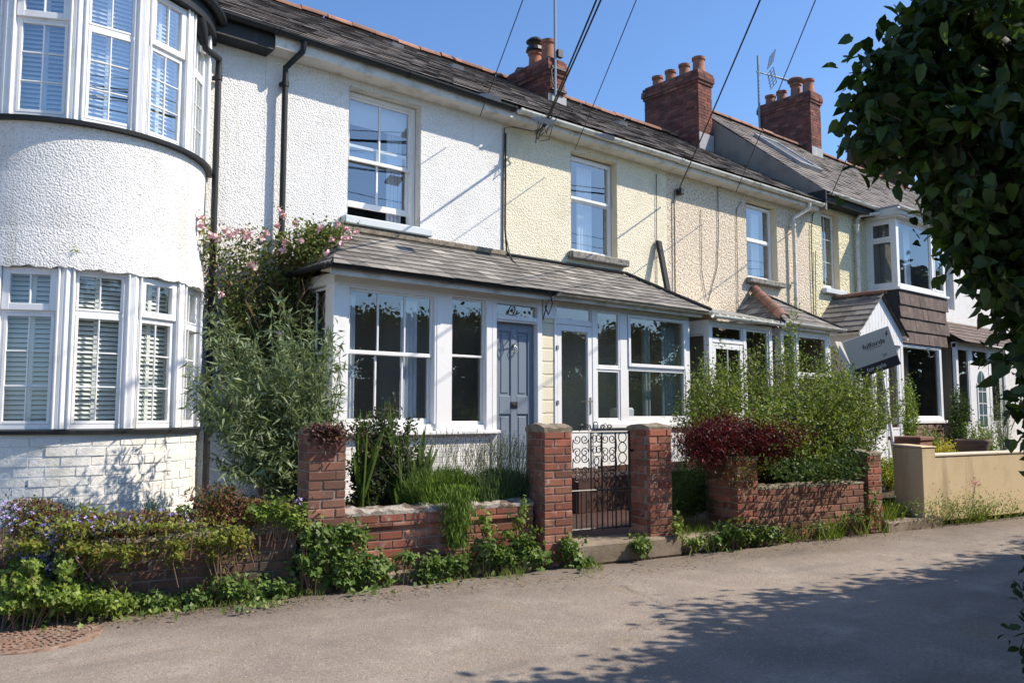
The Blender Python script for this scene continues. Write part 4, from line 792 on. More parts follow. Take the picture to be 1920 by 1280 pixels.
light(mf, mg, FG, 16.24, 16.72, 1.1, 2.88, .04, -.01); light(mf, mg, FG, 16.80, 17.28, .7, 2.88, .05, -.01); light(mf, mg, FG, 17.36, 17.84, 1.1, 2.88, .04, -.01); mf.fb(FG, 16.24, 17.84, .4, 1.1, -.07, -.02)
FGL = (V3(16.14, 9.2, 0), V3(0, -1, 0), V3(-1, 0, 0)); mf.fb(FGL, 0, .98, 2.88, 3.08, -.09, 0); light(mf, mg, FGL, 0, .93, 1.1, 2.88, .05, -.01); mf.fb(FGL, 0, .98, .4, 1.1, -.07, -.02)
w = mf.build('porch_window', 'upvc', hE, bevel=.004); mg.build('pane', 'glass', w); room(16.25, 17.8, GY+.2, 9.19, .45, 3.0, 'interior_dark', hE)
gutter(hE, (15.98, 9.15, 3.06), (15.98, GY-.08, 3.05), 'gutter_w', .05); gutter(hE, (18.07, 9.15, 3.06), (18.07, GY-.08, 3.05), 'gutter_w', .05)
# roof window
d1 = V3(0, YR2-YE2, ZR2-ZE2); d1 /= np.linalg.norm(d1); nn = np.cross(V3(1, 0, 0), d1)
def onroof(px, py):
    d = ray(px, py); n0 = nn; o = V3(0, YE2, ZE2)-V3(0, 0, EYE); t = (o@n0)/(d@n0); p = d*t; p[2] += EYE; return p
# ------------------------------------------------------------------ HOUSE F
hF = thing('terraced_house', 'white house with arched-glass white front door, farthest and mostly behind the leaves', 'house', (23.5, 9.2, 0), 'houses of the terrace')
mb = MB(); wall(mb, 21.502, 28, .3, 6.1, WY, [(22.3, 23.4, 4.2, 5.8)], .2); mb.build('front_wall', 'dash_white', hF)
roof(hF, 21.5, 28, YE2, ZE2, YR2, ZR2); ridge(hF, (21.5, YR2, ZR2+.01), (28, YR2, ZR2+.01))
mb = MB(); mb.face([(21.5, YR2, ZR2-.05), (28, YR2, ZR2-.05), (28, 15.8, 5.8), (21.5, 15.8, 5.8)]); mb.face([(28, 9.2, .3), (28, 15.8, .3), (28, 15.8, 5.8), (28, YR2, ZR2-.05), (28, 9.2, 6.1)]); mb.build('rear_roof', 'slate', hF)
eaves_w(hF, 21.6, 28, 6.10)
mf = MB(); mg = MB(); light(mf, mg, FX(0, WY), 22.32, 23.38, 4.22, 5.78, .06, -.12); w = mf.build('upstairs_window', 'upvc', hF); mg.build('pane', 'glass_sky', w); room(22.2, 23.5, 9.45, 10, 4, 5.9, 'interior', hF)
roof(hF, 21.2, 25.6, 8.15, 3.17, 9.19, 3.85, 'tile_brown', sw=.3, g=.22, name='porch_roof')
mf = MB(); mg = MB(); FF = FX(0, 8.4)
for a, b in ((21.3, 21.4), (22.1, 22.28), (23.32, 23.45), (24.4, 24.5)): mf.fb(FF, a, b, .5, 3.15, -.08, 0)
mf.fb(FF, 21.3, 24.5, 3.05, 3.18, -.1, .002); light(mf, mg, FF, 21.4, 22.1, 1.2, 3.05, .05, -.01); light(mf, mg, FF, 23.45, 24.4, 1.2, 3.05, .05, -.01); mf.fb(FF, 21.4, 22.1, .5, 1.2, -.07, -.02); mf.fb(FF, 23.45, 24.4, .5, 1.2, -.07, -.02); light(mf, mg, FF, 22.28, 23.32, 2.72, 3.05, .04, -.01)
w = mf.build('porch_window', 'upvc', hF); mg.build('pane', 'glass', w); room(21.4, 24.4, 8.55, 9.19, .5, 3.1, 'interior_beige', hF)
md = MB(); md.fb(FF, 22.3, 23.3, .6, 2.70, -.07, -.01); d = md.build('front_door', 'upvc', hF)
mg = MB(); pts = [(22.55, 8.404, 1.1), (23.05, 8.404, 1.1), (23.05, 8.404, 2.2)]+[(22.8+.25*math.cos(a), 8.404, 2.2+.32*math.sin(a)) for a in np.linspace(.2, math.pi-.2, 9)]+[(22.55, 8.404, 2.2)]
mg.face(pts); mg.build('arched_pane', mat('door_glass', (.08, .13, .14), .1, spec=.6), d)
mk = MB(); [mk.fb(FF, 22.55, 23.05, z, z+.02, -.006, .008) for z in (1.38, 1.68, 1.98)]; mk.fb(FF, 22.79, 22.81, 1.1, 2.5, -.006, .007); mk.fb(FF, 22.50, 22.55, 1.05, 2.2, -.01, .012); mk.fb(FF, 23.05, 23.10, 1.05, 2.2, -.01, .012); mk.fb(FF, 22.5, 23.1, 1.05, 1.1, -.01, .012); mk.build('glazing_bars', 'upvc', d)
# ------------------------------------------------------------------ chimneys (parts of their house)
def chimney(par, x0, x1, y0, y1, zb, zt, pots, m='chim', rows=3, fl=None):
    mb = MB(); mm = MB(); W = x1-x0; D = y1-y0; zc = zt-.30
    brick_faces(mb, mm, (V3(x0, y0, 0), V3(1, 0, 0), V3(0, -1, 0)), W, D, zb, zc, 'fkl', jit=.004)
    for i, e in enumerate((.03, .055, .055, .035)):
        z = zc+i*.075; brick_faces(mb, mm, (V3(x0-e, y0-e, 0), V3(1, 0, 0), V3(0, -1, 0)), W+2*e, D+2*e, z, z+.075, 'fkl', jit=.004)
    mm.box(x0+.01, x1-.01, y0+.01, y1-.01, zt-.01, zt+.05)
    c = mb.build('chimney', m, par, bevel=0); mm.build('chimney_mortar', 'mortar_dark', c)
    mf = MB()
    if fl: 
        mf.box(x0-.02, x1+.02, y0-.025, y0-.012, zb, fl)
        mf.build('lead_flashing', 'lead', c)
    for (fx, fy, r, h, kind) in pots:
        mp = MB(); cx = x0+W*fx; cy = y0+D*fy
        mp.lathe((cx, cy, zt+.03), [(r*1.12, 0), (r*1.1, .05), (r, .07), (r*.93, h-.07), (r*1.1, h-.06), (r*1.12, h), (r*.85, h), (r*.85, h-.3)], 18)
        pt = mp.build('chimney_pot', 'pot', c, smooth=True)
        if kind == 1:
            mq = MB(); mq.lathe((cx, cy, zt+.03+h), [(r*.8, 0), (r*1.45, .02), (r*1.3, .09), (r*.7, .12)], 16); mq.lathe((cx, cy, zt+.03+h+.2), [(.0, .09), (r*.9, .075), (r*1.4, .02), (r*1.4, 0), (0, 0)], 16)
            for k in range(4): a = k*1.57; mq.tube([(cx+r*1.1*math.cos(a), cy+r*1.1*math.sin(a), zt+.03+h+.05), (cx+r*1.1*math.cos(a), cy+r*1.1*math.sin(a), zt+.03+h+.22)], .012, 4)
            mq.build('cowl', 'metal_black', pt)
        if kind == 2:
            mq = MB(); mq.lathe((cx, cy, zt+.03+h), [(r*.9, 0), (r*1.5, .06), (r*1.55, .12), (r*1.1, .17), (0, .2)], 16); mq.build('cowl', 'terra', pt, smooth=True)
    return c
c1 = chimney(hC, 10.20, 10.62, 10.98, 12.14, 6.6, 8.03, [(.5, .20, .13, .44, 0), (.5, .52, .125, .34, 1)], fl=7.36)
mb = MB(); mb.tube([(10.3, 11.8, 8.08), (10.4, 12.05, 8.2), (10.45, 12.3, 8.05)], .07, 6); mb.build('slipped_ridge_tile', 'terra', c1)
c2 = chimney(hD, 15.52, 16.03, 11.56, 13.19, 7.2, 9.46, [(.5, .10, .145, .38, 0), (.5, .36, .13, .35, 0), (.5, .62, .13, .33, 0), (.5, .87, .13, .31, 0)], fl=7.97)
c3 = chimney(hE, 21.08, 21.62, 11.88, 13.52, 8.4, 10.48, [(.5, .12, .16, .42, 0), (.5, .36, .15, .42, 2), (.5, .64, .14, .34, 0), (.5, .87, .14, .32, 0)], fl=8.9)
c4 = chimney(hF, 26.4, 26.95, 11.9, 13.6, 8.4, 10.55, [(.5, .3, .12, .3, 0), (.5, .7, .12, .3, 0)])
mb = MB(); mg = MB()
def roofbox(mb, x0, x1, y0, y1, h0, h1):
    q = lambda x, y, h: V3(x, YE2, ZE2)+d1*((y-YE2)/d1[1])+nn*h
    mb.hexa([q(x0, y0, h0), q(x1, y0, h0), q(x1, y1, h0), q(x0, y1, h0), q(x0, y0, h1), q(x1, y0, h1), q(x1, y1, h1), q(x0, y1, h1)])
for a in ((17.3, 18.3, 10.1, 10.16), (17.3, 18.3, 11.24, 11.3), (17.3, 17.37, 10.16, 11.24), (18.23, 18.3, 10.16, 11.24)): roofbox(mb, *a, .0, .10)
sk = mb.build('roof_window', 'lead', hE); roofbox(mg, 17.37, 18.23, 10.16, 11.24, .04, .07); mg.build('pane', mat('roof_window_glass', (.25, .27, .28), .12, spec=1.0), sk)
# loose vent tiles and mortar fillets standing proud of the slates
for hh, pts in ((hB, [(745, 90), (858, 130), (925, 188)]), (hC, [(1025, 233), (1140, 262), (1168, 235)])):
    S0 = V3(0, YR-YE, ZR-ZE); S0 /= np.linalg.norm(S0); N0 = np.cross(V3(1, 0, 0), S0)
    for px, py in pts:
        mb = MB(); d = ray(px, py); o = V3(0, YE, ZE-EYE); t = (o@N0)/(d@N0); p = d*t; p[2] += EYE; a = .13
        mb.hexa([p-V3(a, 0, 0)+N0*.0, p+V3(a, 0, 0), p+V3(a, 0, 0)+S0*.2, p-V3(a, 0, 0)+S0*.2, p-V3(a*.8, 0, 0)+N0*.07, p+V3(a*.8, 0, 0)+N0*.07, p+V3(a*.8, 0, 0)+S0*.16+N0*.02, p-V3(a*.8, 0, 0)+S0*.16+N0*.02])
        mb.build('roof_vent_tile', 'lead', hh)
# ------------------------------------------------------------------ masts
m1 = thing('aerial_mast', 'tall grey mast strapped to the nearest chimney', 'mast', (10.28, 10.93, 7.3))
mb = MB(); mb.tube([(10.30, 10.90, 7.3), (10.30, 10.90, 11.8)], .026, 8); mb.build('pole', 'galv', m1)
mb = MB(); mb.box(10.22, 10.60, 10.895, 10.955, 7.42, 7.46); mb.box(10.22, 10.60, 10.895, 10.955, 7.84, 7.88); mb.tube([(10.3, 10.9, 7.88), (10.2, 10.9, 7.78), (10.22, 10.9, 7.55), (10.3, 10.9, 7.44)], .015, 5); mb.build('bracket', 'metal_black', m1)
mb = MB(); mb.box(10.33, 10.45, 10.84, 10.92, 8.06, 8.2); mb.build('junction_box', 'metal_black', m1)
AX, AY = 21.02, 13.45; at0 = atx(1421, 105, AX); AY = at0[1]
m2 = thing('television_aerial', 'grid-backed television aerial on a thin pole above the chimneys', 'aerial', (AX, AY, 8.9))
mb = MB(); mb.tube([(AX, AY, 8.9), (AX, AY, at0[2])], .035, 8); mb.build('pole', 'galv', m2)
mb = MB(); z = at0[2]-.52
for s_ in (-1, 1):
    for k in range(6):
        zz = z+s_*(.08+k*.085); xo = .12+.05*k
        mb.tube([V3(AX+xo*.6-.0, AY-.45, zz+.12), V3(AX+xo*.6+.55, AY+.1, zz+.22)], .012, 4)
    for e in (0, .5, 1): mb.tube([V3(AX+.08+.5*e, AY-.45+.5*e, z+s_*.08+.12+.1*e), V3(AX+.24+.5*e, AY-.45+.5*e, z+s_*.51+.12+.1*e)], .014, 4)
mb.build('reflector_grid', 'galv', m2)
mb = MB(); mb.tube([(AX-.1, AY, z), (AX+1.75, AY-.2, z+.12)], .02, 5)
for k in range(11): x = AX+.55+k*.115; mb.tube([(x-.05, AY-.16, z-.02+.007*k), (x+.05, AY-.02, z+.10+.007*k)], .014, 4)
mb.build('boom', 'galv', m2)
# ------------------------------------------------------------------ wires
PT0 = V3(1.6, -2.1, 7.9)
def wire(A, B, r, label, sag=.25, grp='telephone wires to the roofs', ext=1.0):
    A = V3(*A); B = V3(*B); n = 24; pts = [A+(B-A)*t-V3(0, 0, sag*4*t*(1-t)) for t in np.linspace(0, 1, n)]
    mb = MB(); mb.tube(pts, r, 6); o = mb.build('overhead_wire', 'cable', None, org=A); tag(o, label, 'wire', grp); return o
def atP(px, py, tA, A):   # far end of a wire through the sky point (px,py)
    return A
def wire_px(Y, p0, p1, r, label, sag=.12):
    A = at(p0[0], p0[1], Y); d = ray(*p1); # choose end above the camera along the line of sight plane
    k = 7.2 if False else 3.2
    E_ = d*k; E_[2] += EYE  # point on the sight line
    Bq = A+(E_-A)*1.9
    Bq = A+(PT0-A)*1.0
    # blend: keep the wire in the plane of camera, A and the sky point
    nrm = np.cross(A-V3(0, 0, EYE), d); nrm /= np.linalg.norm(nrm); Bq = Bq-nrm*((Bq-V3(0, 0, EYE))@nrm)
    return wire(A, Bq, r, label, sag)
wire_px(8.82, (1022, 236), (1121, 0), .012, 'thick black wire, right of the close pair meeting the cream house gutter')
wire_px(8.80, (1018, 240), (1113, 0), .012, 'thick black wire, left of the close pair meeting the cream house gutter')
wire_px(8.9, (900, 218), (976, 0), .006, 'thin wire running left of the nearest chimney to the white house')
wire_px(8.9, (1078, 280), (1187, 0), .006, 'thin wire right of the close black pair, reaching the cream house roof')
wire_px(9.0, (1272, 357), (1418, 0), .011, 'black wire crossing the sky right of the four-pot chimney')
wire_px(8.8, (1380, 360), (1522, 0), .007, 'thin wire passing behind the television aerial')
wire_px(8.85, (1556, 372), (1705, 0), .009, 'black wire at far right, partly behind the tree leaves')
for k, (z, y) in enumerate(((7.3, -2.4), (7.65, -2.1), (8.1, -2.6), (8.35, -2.2))):
    o = wire((-6, y, z), (34, y-.6, z+.1), .010, ''+('lowest', 'second lowest', 'second highest', 'highest')[k]+' of the street cables running along the lane opposite the houses', .5, 'cables along the lane'); 
# bracket clutter at the gutter
mb = MB()
for i in range(9):
    a = at(1022+rng.uniform(-6, 6), 236+rng.uniform(-14, 14), 8.78); b = a+rng.normal(size=3)*.09; c = a+rng.normal(size=3)*.1; mb.tube([a, b, c, a+V3(-.05, .1, -.12)], .009, 5)
a = at(1020, 240, 8.8); mb.tube([at(1030, 222, 8.75), a, at(1000, 246, 8.88), at(960, 238, 9.1), at(946, 240, 9.17), at(944, 300, 9.18), at(943, 470, 9.18)], .010, 5)
mb.build('cable_run', 'cable_grey', hC)
def cable(par, pts, Y, r=.009, m='cable_grey', nm='cable_run'):
    mb = MB(); mb.tube([at(x, y, Y if not isinstance(Y, list) else Y[i]) for i, (x, y) in enumerate(pts)], r, 5); return mb.build(nm, m, par)
cable(hB, [(948, 250), (947, 430), (950, 470), (962, 490), (985, 515), (1020, 540), (1032, 552)], [9.17, 9.17, 9.15, 8.95, 8.5, 8.05, 7.9], .014, 'cable')
cable(hC, [(1033, 550), (1036, 570), (1028, 590), (1022, 575), (1030, 560)], 7.92, .009, 'cable'); cable(hC, [(950, 450), (958, 487), (990, 512), (1028, 540), (1040, 556), (1025, 572), (1018, 600)], [9.17, 9.0, 8.6, 8.05, 7.93, 7.93, 8.1], .008, 'cable')
cable(hC, [(1231, 326), (1231, 400), (1232, 540)], 9.18, .007); cable(hD, [(1278, 352), (1266, 356), (1264, 375), (1266, 560)], 9.17, .013)
cable(hD, [(1346, 338), (1347, 440), (1345, 500), (1328, 565)], 9.18, .008); cable(hD, [(1314, 392), (1316, 510), (1324, 560)], 9.18, .006); cable(hD, [(1390, 378), (1381, 392), (1384, 585)], 9.18, .007)
cable(hD, [(1540, 385), (1524, 402), (1521, 430), (1523, 515), (1526, 590)], 9.17, .012); cable(hD, [(1529, 470), (1529, 520), (1530, 600)], 9.17, .009); cable(hE, [(1620, 395), (1605, 415), (1605, 440), (1608, 555)], 9.16, .010)
mb = MB(); p = at(1277, 360, 9.12); mb.box(p[0]-.05, p[0]+.05, 9.08, 9.19, p[2]-.05, p[2]+.05); mb.build('cable_bracket', 'metal_black', hD, bevel=.01)
# leaning black timber on the cream wall
b0 = at(1233, 452, 9.17); b1 = at(1255, 548, 8.86); dv = b1-b0; b1 = b1+dv*.03
pk = MB(); wv = V3(.055, 0, 0); tv = V3(0, -.03, -.0)
pk.hexa([b1-wv, b1+wv, b1+wv+V3(0, .06, .02), b1-wv+V3(0, .06, .02), b0-wv+V3(0, -.05, 0), b0+wv+V3(0, -.05, 0), b0+wv+V3(0, .01, 0), b0-wv+V3(0, .01, 0)])
o = pk.build('leaning_plank', 'wood_dark', None, bevel=.006, org=b1); tag(o, 'black plank leaning against the cream wall above the porch roof', 'plank')
# ------------------------------------------------------------------ frontage walls
def topfill(mb, F, W, D, z0, amp=.02, over=.0, h=.05, seg=.06):
    n = max(2, int(W/seg)); O, U, Nn = F; m = 5
    hs = [[z0+h*(1-.55*abs(2*j/m-1)**2)+rng.normal()*amp*.5*(0 < i < n) for j in range(m+1)] for i in range(n+1)]
    P = lambda i, j, z: O+U*(-over+(W+2*over)*i/n)+Nn*(over-(D+2*over)*j/m)+V3(0, 0, z)
    vs = [P(i, j, hs[i][j]) for i in range(n+1) for j in range(m+1)]; mb.mesh(vs, [(i*(m+1)+j, (i+1)*(m+1)+j, (i+1)*(m+1)+j+1, i*(m+1)+j+1)[::-1] for i in range(n) for j in range(m)])
    for i in range(n): mb.face([P(i, 0, z0-.01), P(i+1, 0, z0-.01), P(i+1, 0, hs[i+1][0]), P(i, 0, hs[i][0])]); mb.face([P(i+1, m, z0-.01), P(i, m, z0-.01), P(i, m, hs[i][m]), P(i+1, m, hs[i+1][m])])
    for j in range(m): mb.face([P(0, j, hs[0][j]), P(0, j, z0-.01), P(0, j+1, z0-.01), P(0, j+1, hs[0][j+1])][::-1]); mb.face([P(n, j, hs[n][j]), P(n, j, z0-.01), P(n, j+1, z0-.01), P(n, j+1, hs[n][j+1])])
def brickwork(name, label, cat, x, W, D, z1, off=0, z0=-.02, m='brick', mo='mortar', cap='cap', caph=.05, over=.005, grp=None, amp=.02, jit=.003, faces='flr'):
    F = FL(x, off); t = thing(name, label, cat, tuple(F[0]+V3(0, 0, 0)), grp); mb = MB(); mm = MB(); brick_faces(mb, mm, F, W, D, z0, z1, faces, jit=jit)
    mb.build('brickwork', m, t, bevel=.005); mm.build('mortar', mo, t)
    if cap: mc = MB(); topfill(mc, F, W, D, z1, amp, over, caph); mc.build('cap', cap, t, smooth=True)
    return t
G1 = 'brick pillars along the frontage'
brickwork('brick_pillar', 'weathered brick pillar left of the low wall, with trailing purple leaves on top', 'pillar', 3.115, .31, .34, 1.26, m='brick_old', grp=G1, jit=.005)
brickwork('brick_pillar', 'red brick pillar left of the iron gate, with a rounded cement top', 'pillar', 5.305, .31, .34, 1.26, grp=G1, caph=.07, z0=.0)
brickwork('brick_pillar', 'red brick pillar right of the iron gate, streaked along its sunlit face', 'pillar', 6.53, .29, .36, 1.27, grp=G1, z0=.0, jit=.004)
brickwork('brick_pillar', 'short brick pillar below the dark red maple, topped with small creeper', 'pillar', 7.70, .31, .5, .93, grp=G1, m='brick', z0=.0)
brickwork('brick_pillar', 'brick pillar under the privet, beside the yellow wall gap', 'pillar', 9.80, .26, .34, .93, grp=G1, z0=.0)
G2 = 'low brick walls along the frontage'
brickwork('brick_wall', 'weathered brick planter wall at left, coloured darker for the shade under trailing red and green foliage', 'wall', -2.0, 5.10, .22, .50, off=-.02, m='brick_shaded', mo='mortar_dark', cap='cap', caph=.03, grp=G2, jit=.005, faces='f')
brickwork('brick_wall', 'low red brick wall with limewashed top between the left pillar and gate pillar', 'wall', 3.43, 1.86, .22, .575, off=-.12, cap='coping', caph=.05, grp=G2, amp=.02)
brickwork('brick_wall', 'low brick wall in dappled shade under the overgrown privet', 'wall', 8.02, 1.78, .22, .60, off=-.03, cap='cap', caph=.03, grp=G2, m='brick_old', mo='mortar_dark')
ft = MB(); F = FL(3.43, -.06); ft.fb(F, 0, 1.86, -.02, .09, -.2, 0); 
o = ft.build('wall_footing', 'concrete', None, bevel=.02, org=(4, 6, 0)); tag(o, 'crumbling concrete footing below the limewash-topped red brick wall', 'footing')
yw = thing('rendered_wall', 'ochre rendered garden wall with a square end pier, at right', 'wall', (10.83, 4.74, 0))
mb = MB(); F = FL(10.83); mb.fb(F, 0, .29, .05, 1.0, -.42, 0); mb.build('pier', 'yellow_render', yw, bevel=.015)
mb = MB(); mb.hexa([F[0]+U_ for U_ in (UL*-.01+NL*.01+V3(0, 0, 1.0), UL*.30+NL*.01+V3(0, 0, 1.0), UL*.30-NL*.43+V3(0, 0, 1.0), UL*-.01-NL*.43+V3(0, 0, 1.0), UL*.0+V3(0, 0, 1.012), UL*.29+V3(0, 0, 1.012), UL*.29-NL*.42+V3(0, 0, 1.03), UL*.0-NL*.42+V3(0, 0, 1.03))]); mb.build('pier_cap', 'yellow_render', yw)
mb = MB(); F = FL(11.115, -.04); mb.fb(F, 0, 6.0, .05, .875, -.22, 0); mb.build('wall_body', 'yellow_render', yw, bevel=.01)
mb = MB(); mb.fb(F, .005, 6.0, .875, .905, -.235, .012); mb.build('coping', mat('pale_coping', (.66, .58, .46), .85, var=[((.5, .42, .32), 5, .5, .8, 5)]), yw, bevel=.006)
mb = MB(); F = FL(10.05, .06); mb.fb(F, 0, 1.1, -.02, .12, -.9, 0); o = mb.build('concrete_step', 'concrete', None, bevel=.015, org=(10.4, 4.8, 0)); tag(o, 'shaded concrete step at the foot of the ochre pier', 'step')
# ------------------------------------------------------------------ gate
F = FL(5.62, -.27); GW = .90
gate = thing('iron_gate', 'black wrought iron scrollwork gate between the two brick pillars', 'gate', tuple(F[0]+UL*GW/2+V3(0, 0, .25)))
O, U, Nn = F
P = lambda u, v: O+U*u+V3(0, 0, v)
mb = MB()
def bar(a, b, r=.008): mb.tube([P(*a), P(*b)], r, 6)
for u, r in ((.0, .013), (.155, .009), (.40, .009), (.535, .009), (.705, .009), (GW, .013)): bar((u+.02 if u == 0 else u-.02 if u == GW else u, .26), (u+.02 if u == 0 else u-.02 if u == GW else u, 1.245), r)
for v in (.28, .66, 1.24): bar((.02, v), (GW-.02, v), .010)
for u in (.09, .22, .28, .34, .47, .6, .66, .77, .83): bar((u, .28), (u, .66), .006)
mb.build('frame', 'metal_black', gate)
mb = MB()
def circ(u, v, ru, rv): mb.tube([P(u+ru*math.cos(a), v+rv*math.sin(a)) for a in np.linspace(0, 2*math.pi, 17)], .0055, 5, caps=False)
for u in (.088, .795):
    for k in range(5): circ(u, 1.185-k*.105, .050, .052)
def scroll(u, v, s, fy):   # C-scroll curling outward
    pts = []
    for t in np.linspace(0, 1, 20):
        a = t*2.6*math.pi; r = .048*(1-.72*t); pts.append(P(u+s*(.0+r*math.cos(a)), v+fy*r*math.sin(a)))
    mb.tube(pts, .0055, 5)
for c0, c1 in ((.155, .40), (.535, .705+.0)):
    pass
for u0, u1 in ((.155, .40), (.47, .70)):
    pass
for cx in (.278, .62):
    for k, v in enumerate((1.17, 1.04, .98, .85, .79)):
        fy = -1 if k % 2 == 0 else 1
        for s in (-1, 1):
            scroll(cx+s*.045, v, s, fy); 
    for s in (-1, 1):
        mb.tube([P(cx+s*.093, 1.17), P(cx+s*.10, 1.10), P(cx+s*.093, 1.04)], .0055, 5); mb.tube([P(cx+s*.093, .98), P(cx+s*.10, .92), P(cx+s*.093, .85)], .0055, 5)
for s in (-1, 1): scroll(.468+s*.03, 1.18, s, -1); scroll(.468+s*.03, 1.06, s, 1)
mb.tube([P(.40, 1.0), P(.535, 1.0)], .007, 5)
for k in range(4): circ(.468, .95-k*.08, .03, .04)
circ(.46, 1.30, .028, .045)
for s in (-1, 1):
    for q in (.085, .17):
        pts = [P(.46+s*(q+.032*(1-.6*t)*math.cos(t*7)), 1.285+.034*(1-.6*t)*math.sin(t*7)) for t in np.linspace(0, 1, 16)]; mb.tube(pts, .006, 5)
    mb.tube([P(.46+s*.03, 1.25), P(.46+s*.12, 1.33), P(.46+s*.2, 1.25)], .005, 5)
mb.build('scrollwork', 'metal_black', gate)
mb = MB(); mb.tube([P(GW-.02, 1.05), P(GW+.03, 1.05)], .016, 6); mb.tube([P(-.02, .5), P(.03, .5)], .014, 6); mb.build('latch', 'metal_black', gate)
# ------------------------------------------------------------------ manhole
mh = thing('manhole_cover', 'rusty round cast-iron manhole cover in the asphalt at bottom left', 'manhole cover', (.93, 5.55, .02))
c = atz(62, 1187, .02)
c[2] = .003; mh.location = c
mb = MB(); mb.lathe(c, [(0, -.001), (.33, -.001), (.34, .0), (.34, .004), (.37, .004), (.375, .002), (.40, .001), (.405, -.02)], 48); mb.build('frame_ring', 'rust', mh)
mb = MB()
for ring, n in ((.30, 44), (.24, 34), (.18, 26), (.12, 17), (.06, 9)):
    for k in range(n):
        a = 2*math.pi*k/n; ca, sa = math.cos(a), math.sin(a); p = lambda r, t: (c[0]+r*ca-t*sa, c[1]+r*sa+t*ca)
        r0, r1, t = ring-.018, ring+.018, .010
        q = [p(r0, -t), p(r1, -t), p(r1, t), p(r0, t)]; mb.hexa([(*v, c[2]-.006) for v in q]+[(*v, c[2]+.006) for v in q])
mb.build('tread_studs', 'rust', mh)
# ------------------------------------------------------------------ estate agent board
BYp = 7.0
tl, tr, br, bl = at(1578, 642, 7.2), at(1661, 613, 6.60), at(1692, 681, 6.54), at(1607, 712, 7.12)
sign = thing('agent_board', 'tilted grey for-sale board with a charcoal lower band, rising out of the privet', 'sign', tuple((bl+br)/2))
u_ = (tr-tl+br-bl)/2; Wd = np.linalg.norm(u_); u_ /= Wd; v_ = (tl-bl+tr-br)/2; v_ -= u_*(v_@u_); Hd = np.linalg.norm(v_); v_ /= Hd; n_ = np.cross(u_, v_); o_ = (tl+tr+bl+br)/4
def sb(mb, a0, a1, b0, b1, c0, c1): 
    q = lambda a, b, c_: o_+u_*(a*Wd/2)+v_*(b*Hd/2)+n_*c_
    mb.hexa([q(a0, b0, c0), q(a1, b0, c0), q(a1, b1, c0), q(a0, b1, c0), q(a0, b0, c1), q(a1, b0, c1), q(a1, b1, c1), q(a0, b1, c1)])
mb = MB(); sb(mb, -1, 1, -1, 1, -.012, 0); mb.build('panel', 'board', sign)
mb = MB(); sb(mb, -.999, .999, -.999, -.50, 0, .002); mb.build('lower_band', 'board_dark', sign)
mb = MB(); sb(mb, 1.0, 1.02, -1, 1, -.015, .004); mb.build('edge_strip', 'upvc', sign)
# the second face of the board, angled back to the wall
mb = MB(); q0, q1 = tl, bl; bk = V3(-.75, .1, .02); mb.hexa([q1-n_*.02, q1-n_*.03, q1+bk*.22-n_*.03, q1+bk*.22-n_*.02, q0-n_*.02, q0-n_*.03, q0+bk*.22-n_*.03, q0+bk*.22-n_*.02]); mb.build('rear_panel', 'board', sign)
def text(s, size, a, b, m, parent, off=.004, bold=0):
    cu = bpy.data.curves.new('txt', 'FONT'); cu.body = s; cu.size = size; cu.extrude = .0008; cu.offset = bold; cu.align_x = 'CENTER'
    ob = bpy.data.objects.new('txt', cu); COL.objects.link(ob); bpy.context.view_layer.update(); me = bpy.data.meshes.new_from_object(ob.evaluated_get(bpy.context.evaluated_depsgraph_get()))
    bpy.data.objects.remove(ob); bpy.data.curves.remove(cu)
    q = o_+u_*(a*Wd/2)+v_*(b*Hd/2)+n_*off
    M4 = Matrix(((u_[0], v_[0], n_[0], q[0]), (u_[1], v_[1], n_[1], q[1]), (u_[2], v_[2], n_[2], q[2]), (0, 0, 0, 1))); me.transform(Matrix.Translation(-parent.location) @ M4)
    me.materials.clear(); me.materials.append(MT[m]); o = bpy.data.objects.new('lettering', me); COL.objects.link(o); o.parent = parent; return o
text('fulfords', .125, .20, .30, 'ink', sign, bold=.001); text('57', .075, .50, -.36, 'ink', sign); text('for sale', .11, .0, -.84, 'ink_white', sign)
mb = MB(); sb(mb, -.15, .5, .21, .225, 0, .003); sb(mb, .80, .83, .55, .75, 0, .003); sb(mb, .86, .89, .62, .82, 0, .003); sb(mb, .80, .89, .66, .69, 0, .004); mb.build('emblem', 'ink', sign)
pb = at(1679, 862, 6.75); mb = MB(); mb.hexa([p+V3(dx, dy, 0) for p in (pb, at(1648, 650, 6.85)) for dx, dy in ((-.022, -.02), (.022, -.02), (.022, .02), (-.022, .02))]); mb.build('post', 'upvc', sign)
# ------------------------------------------------------------------ bench, pots behind the ochre wall
bn = thing('garden_bench', 'weathered slatted wooden bench below the big bay window', 'bench', (19.6, 8.0, .35))
mb = MB(); a = at(1722, 795, 7.9); b_ = at(1778, 805, 7.9)
x0, x1, zt = a[0], a[0]+1.3, a[2]
for k in range(4): mb.box(x0, x1, 7.92+.02*k, 7.95+.02*k, zt-.09-.1*k, zt-.02-.1*k)
mb.build('backrest', 'wood', bn); mb = MB(); 
for k in range(4): mb.box(x0, x1, 7.5+.1*k, 7.58+.1*k, .74, .765)
mb.build('seat', 'wood', bn)
for x in (x0+.05, x1-.1):
    for y in (7.52, 7.9): mb = MB(); mb.box(x, x+.05, y, y+.05, .33, .74); mb.build('leg', 'wood', bn)
tp = at(1708, 815, 6.6); pt = thing('plant_pot', 'large square terracotta planter beside the slanting sign post', 'pot', (tp[0], 6.6, .33)); s = .26
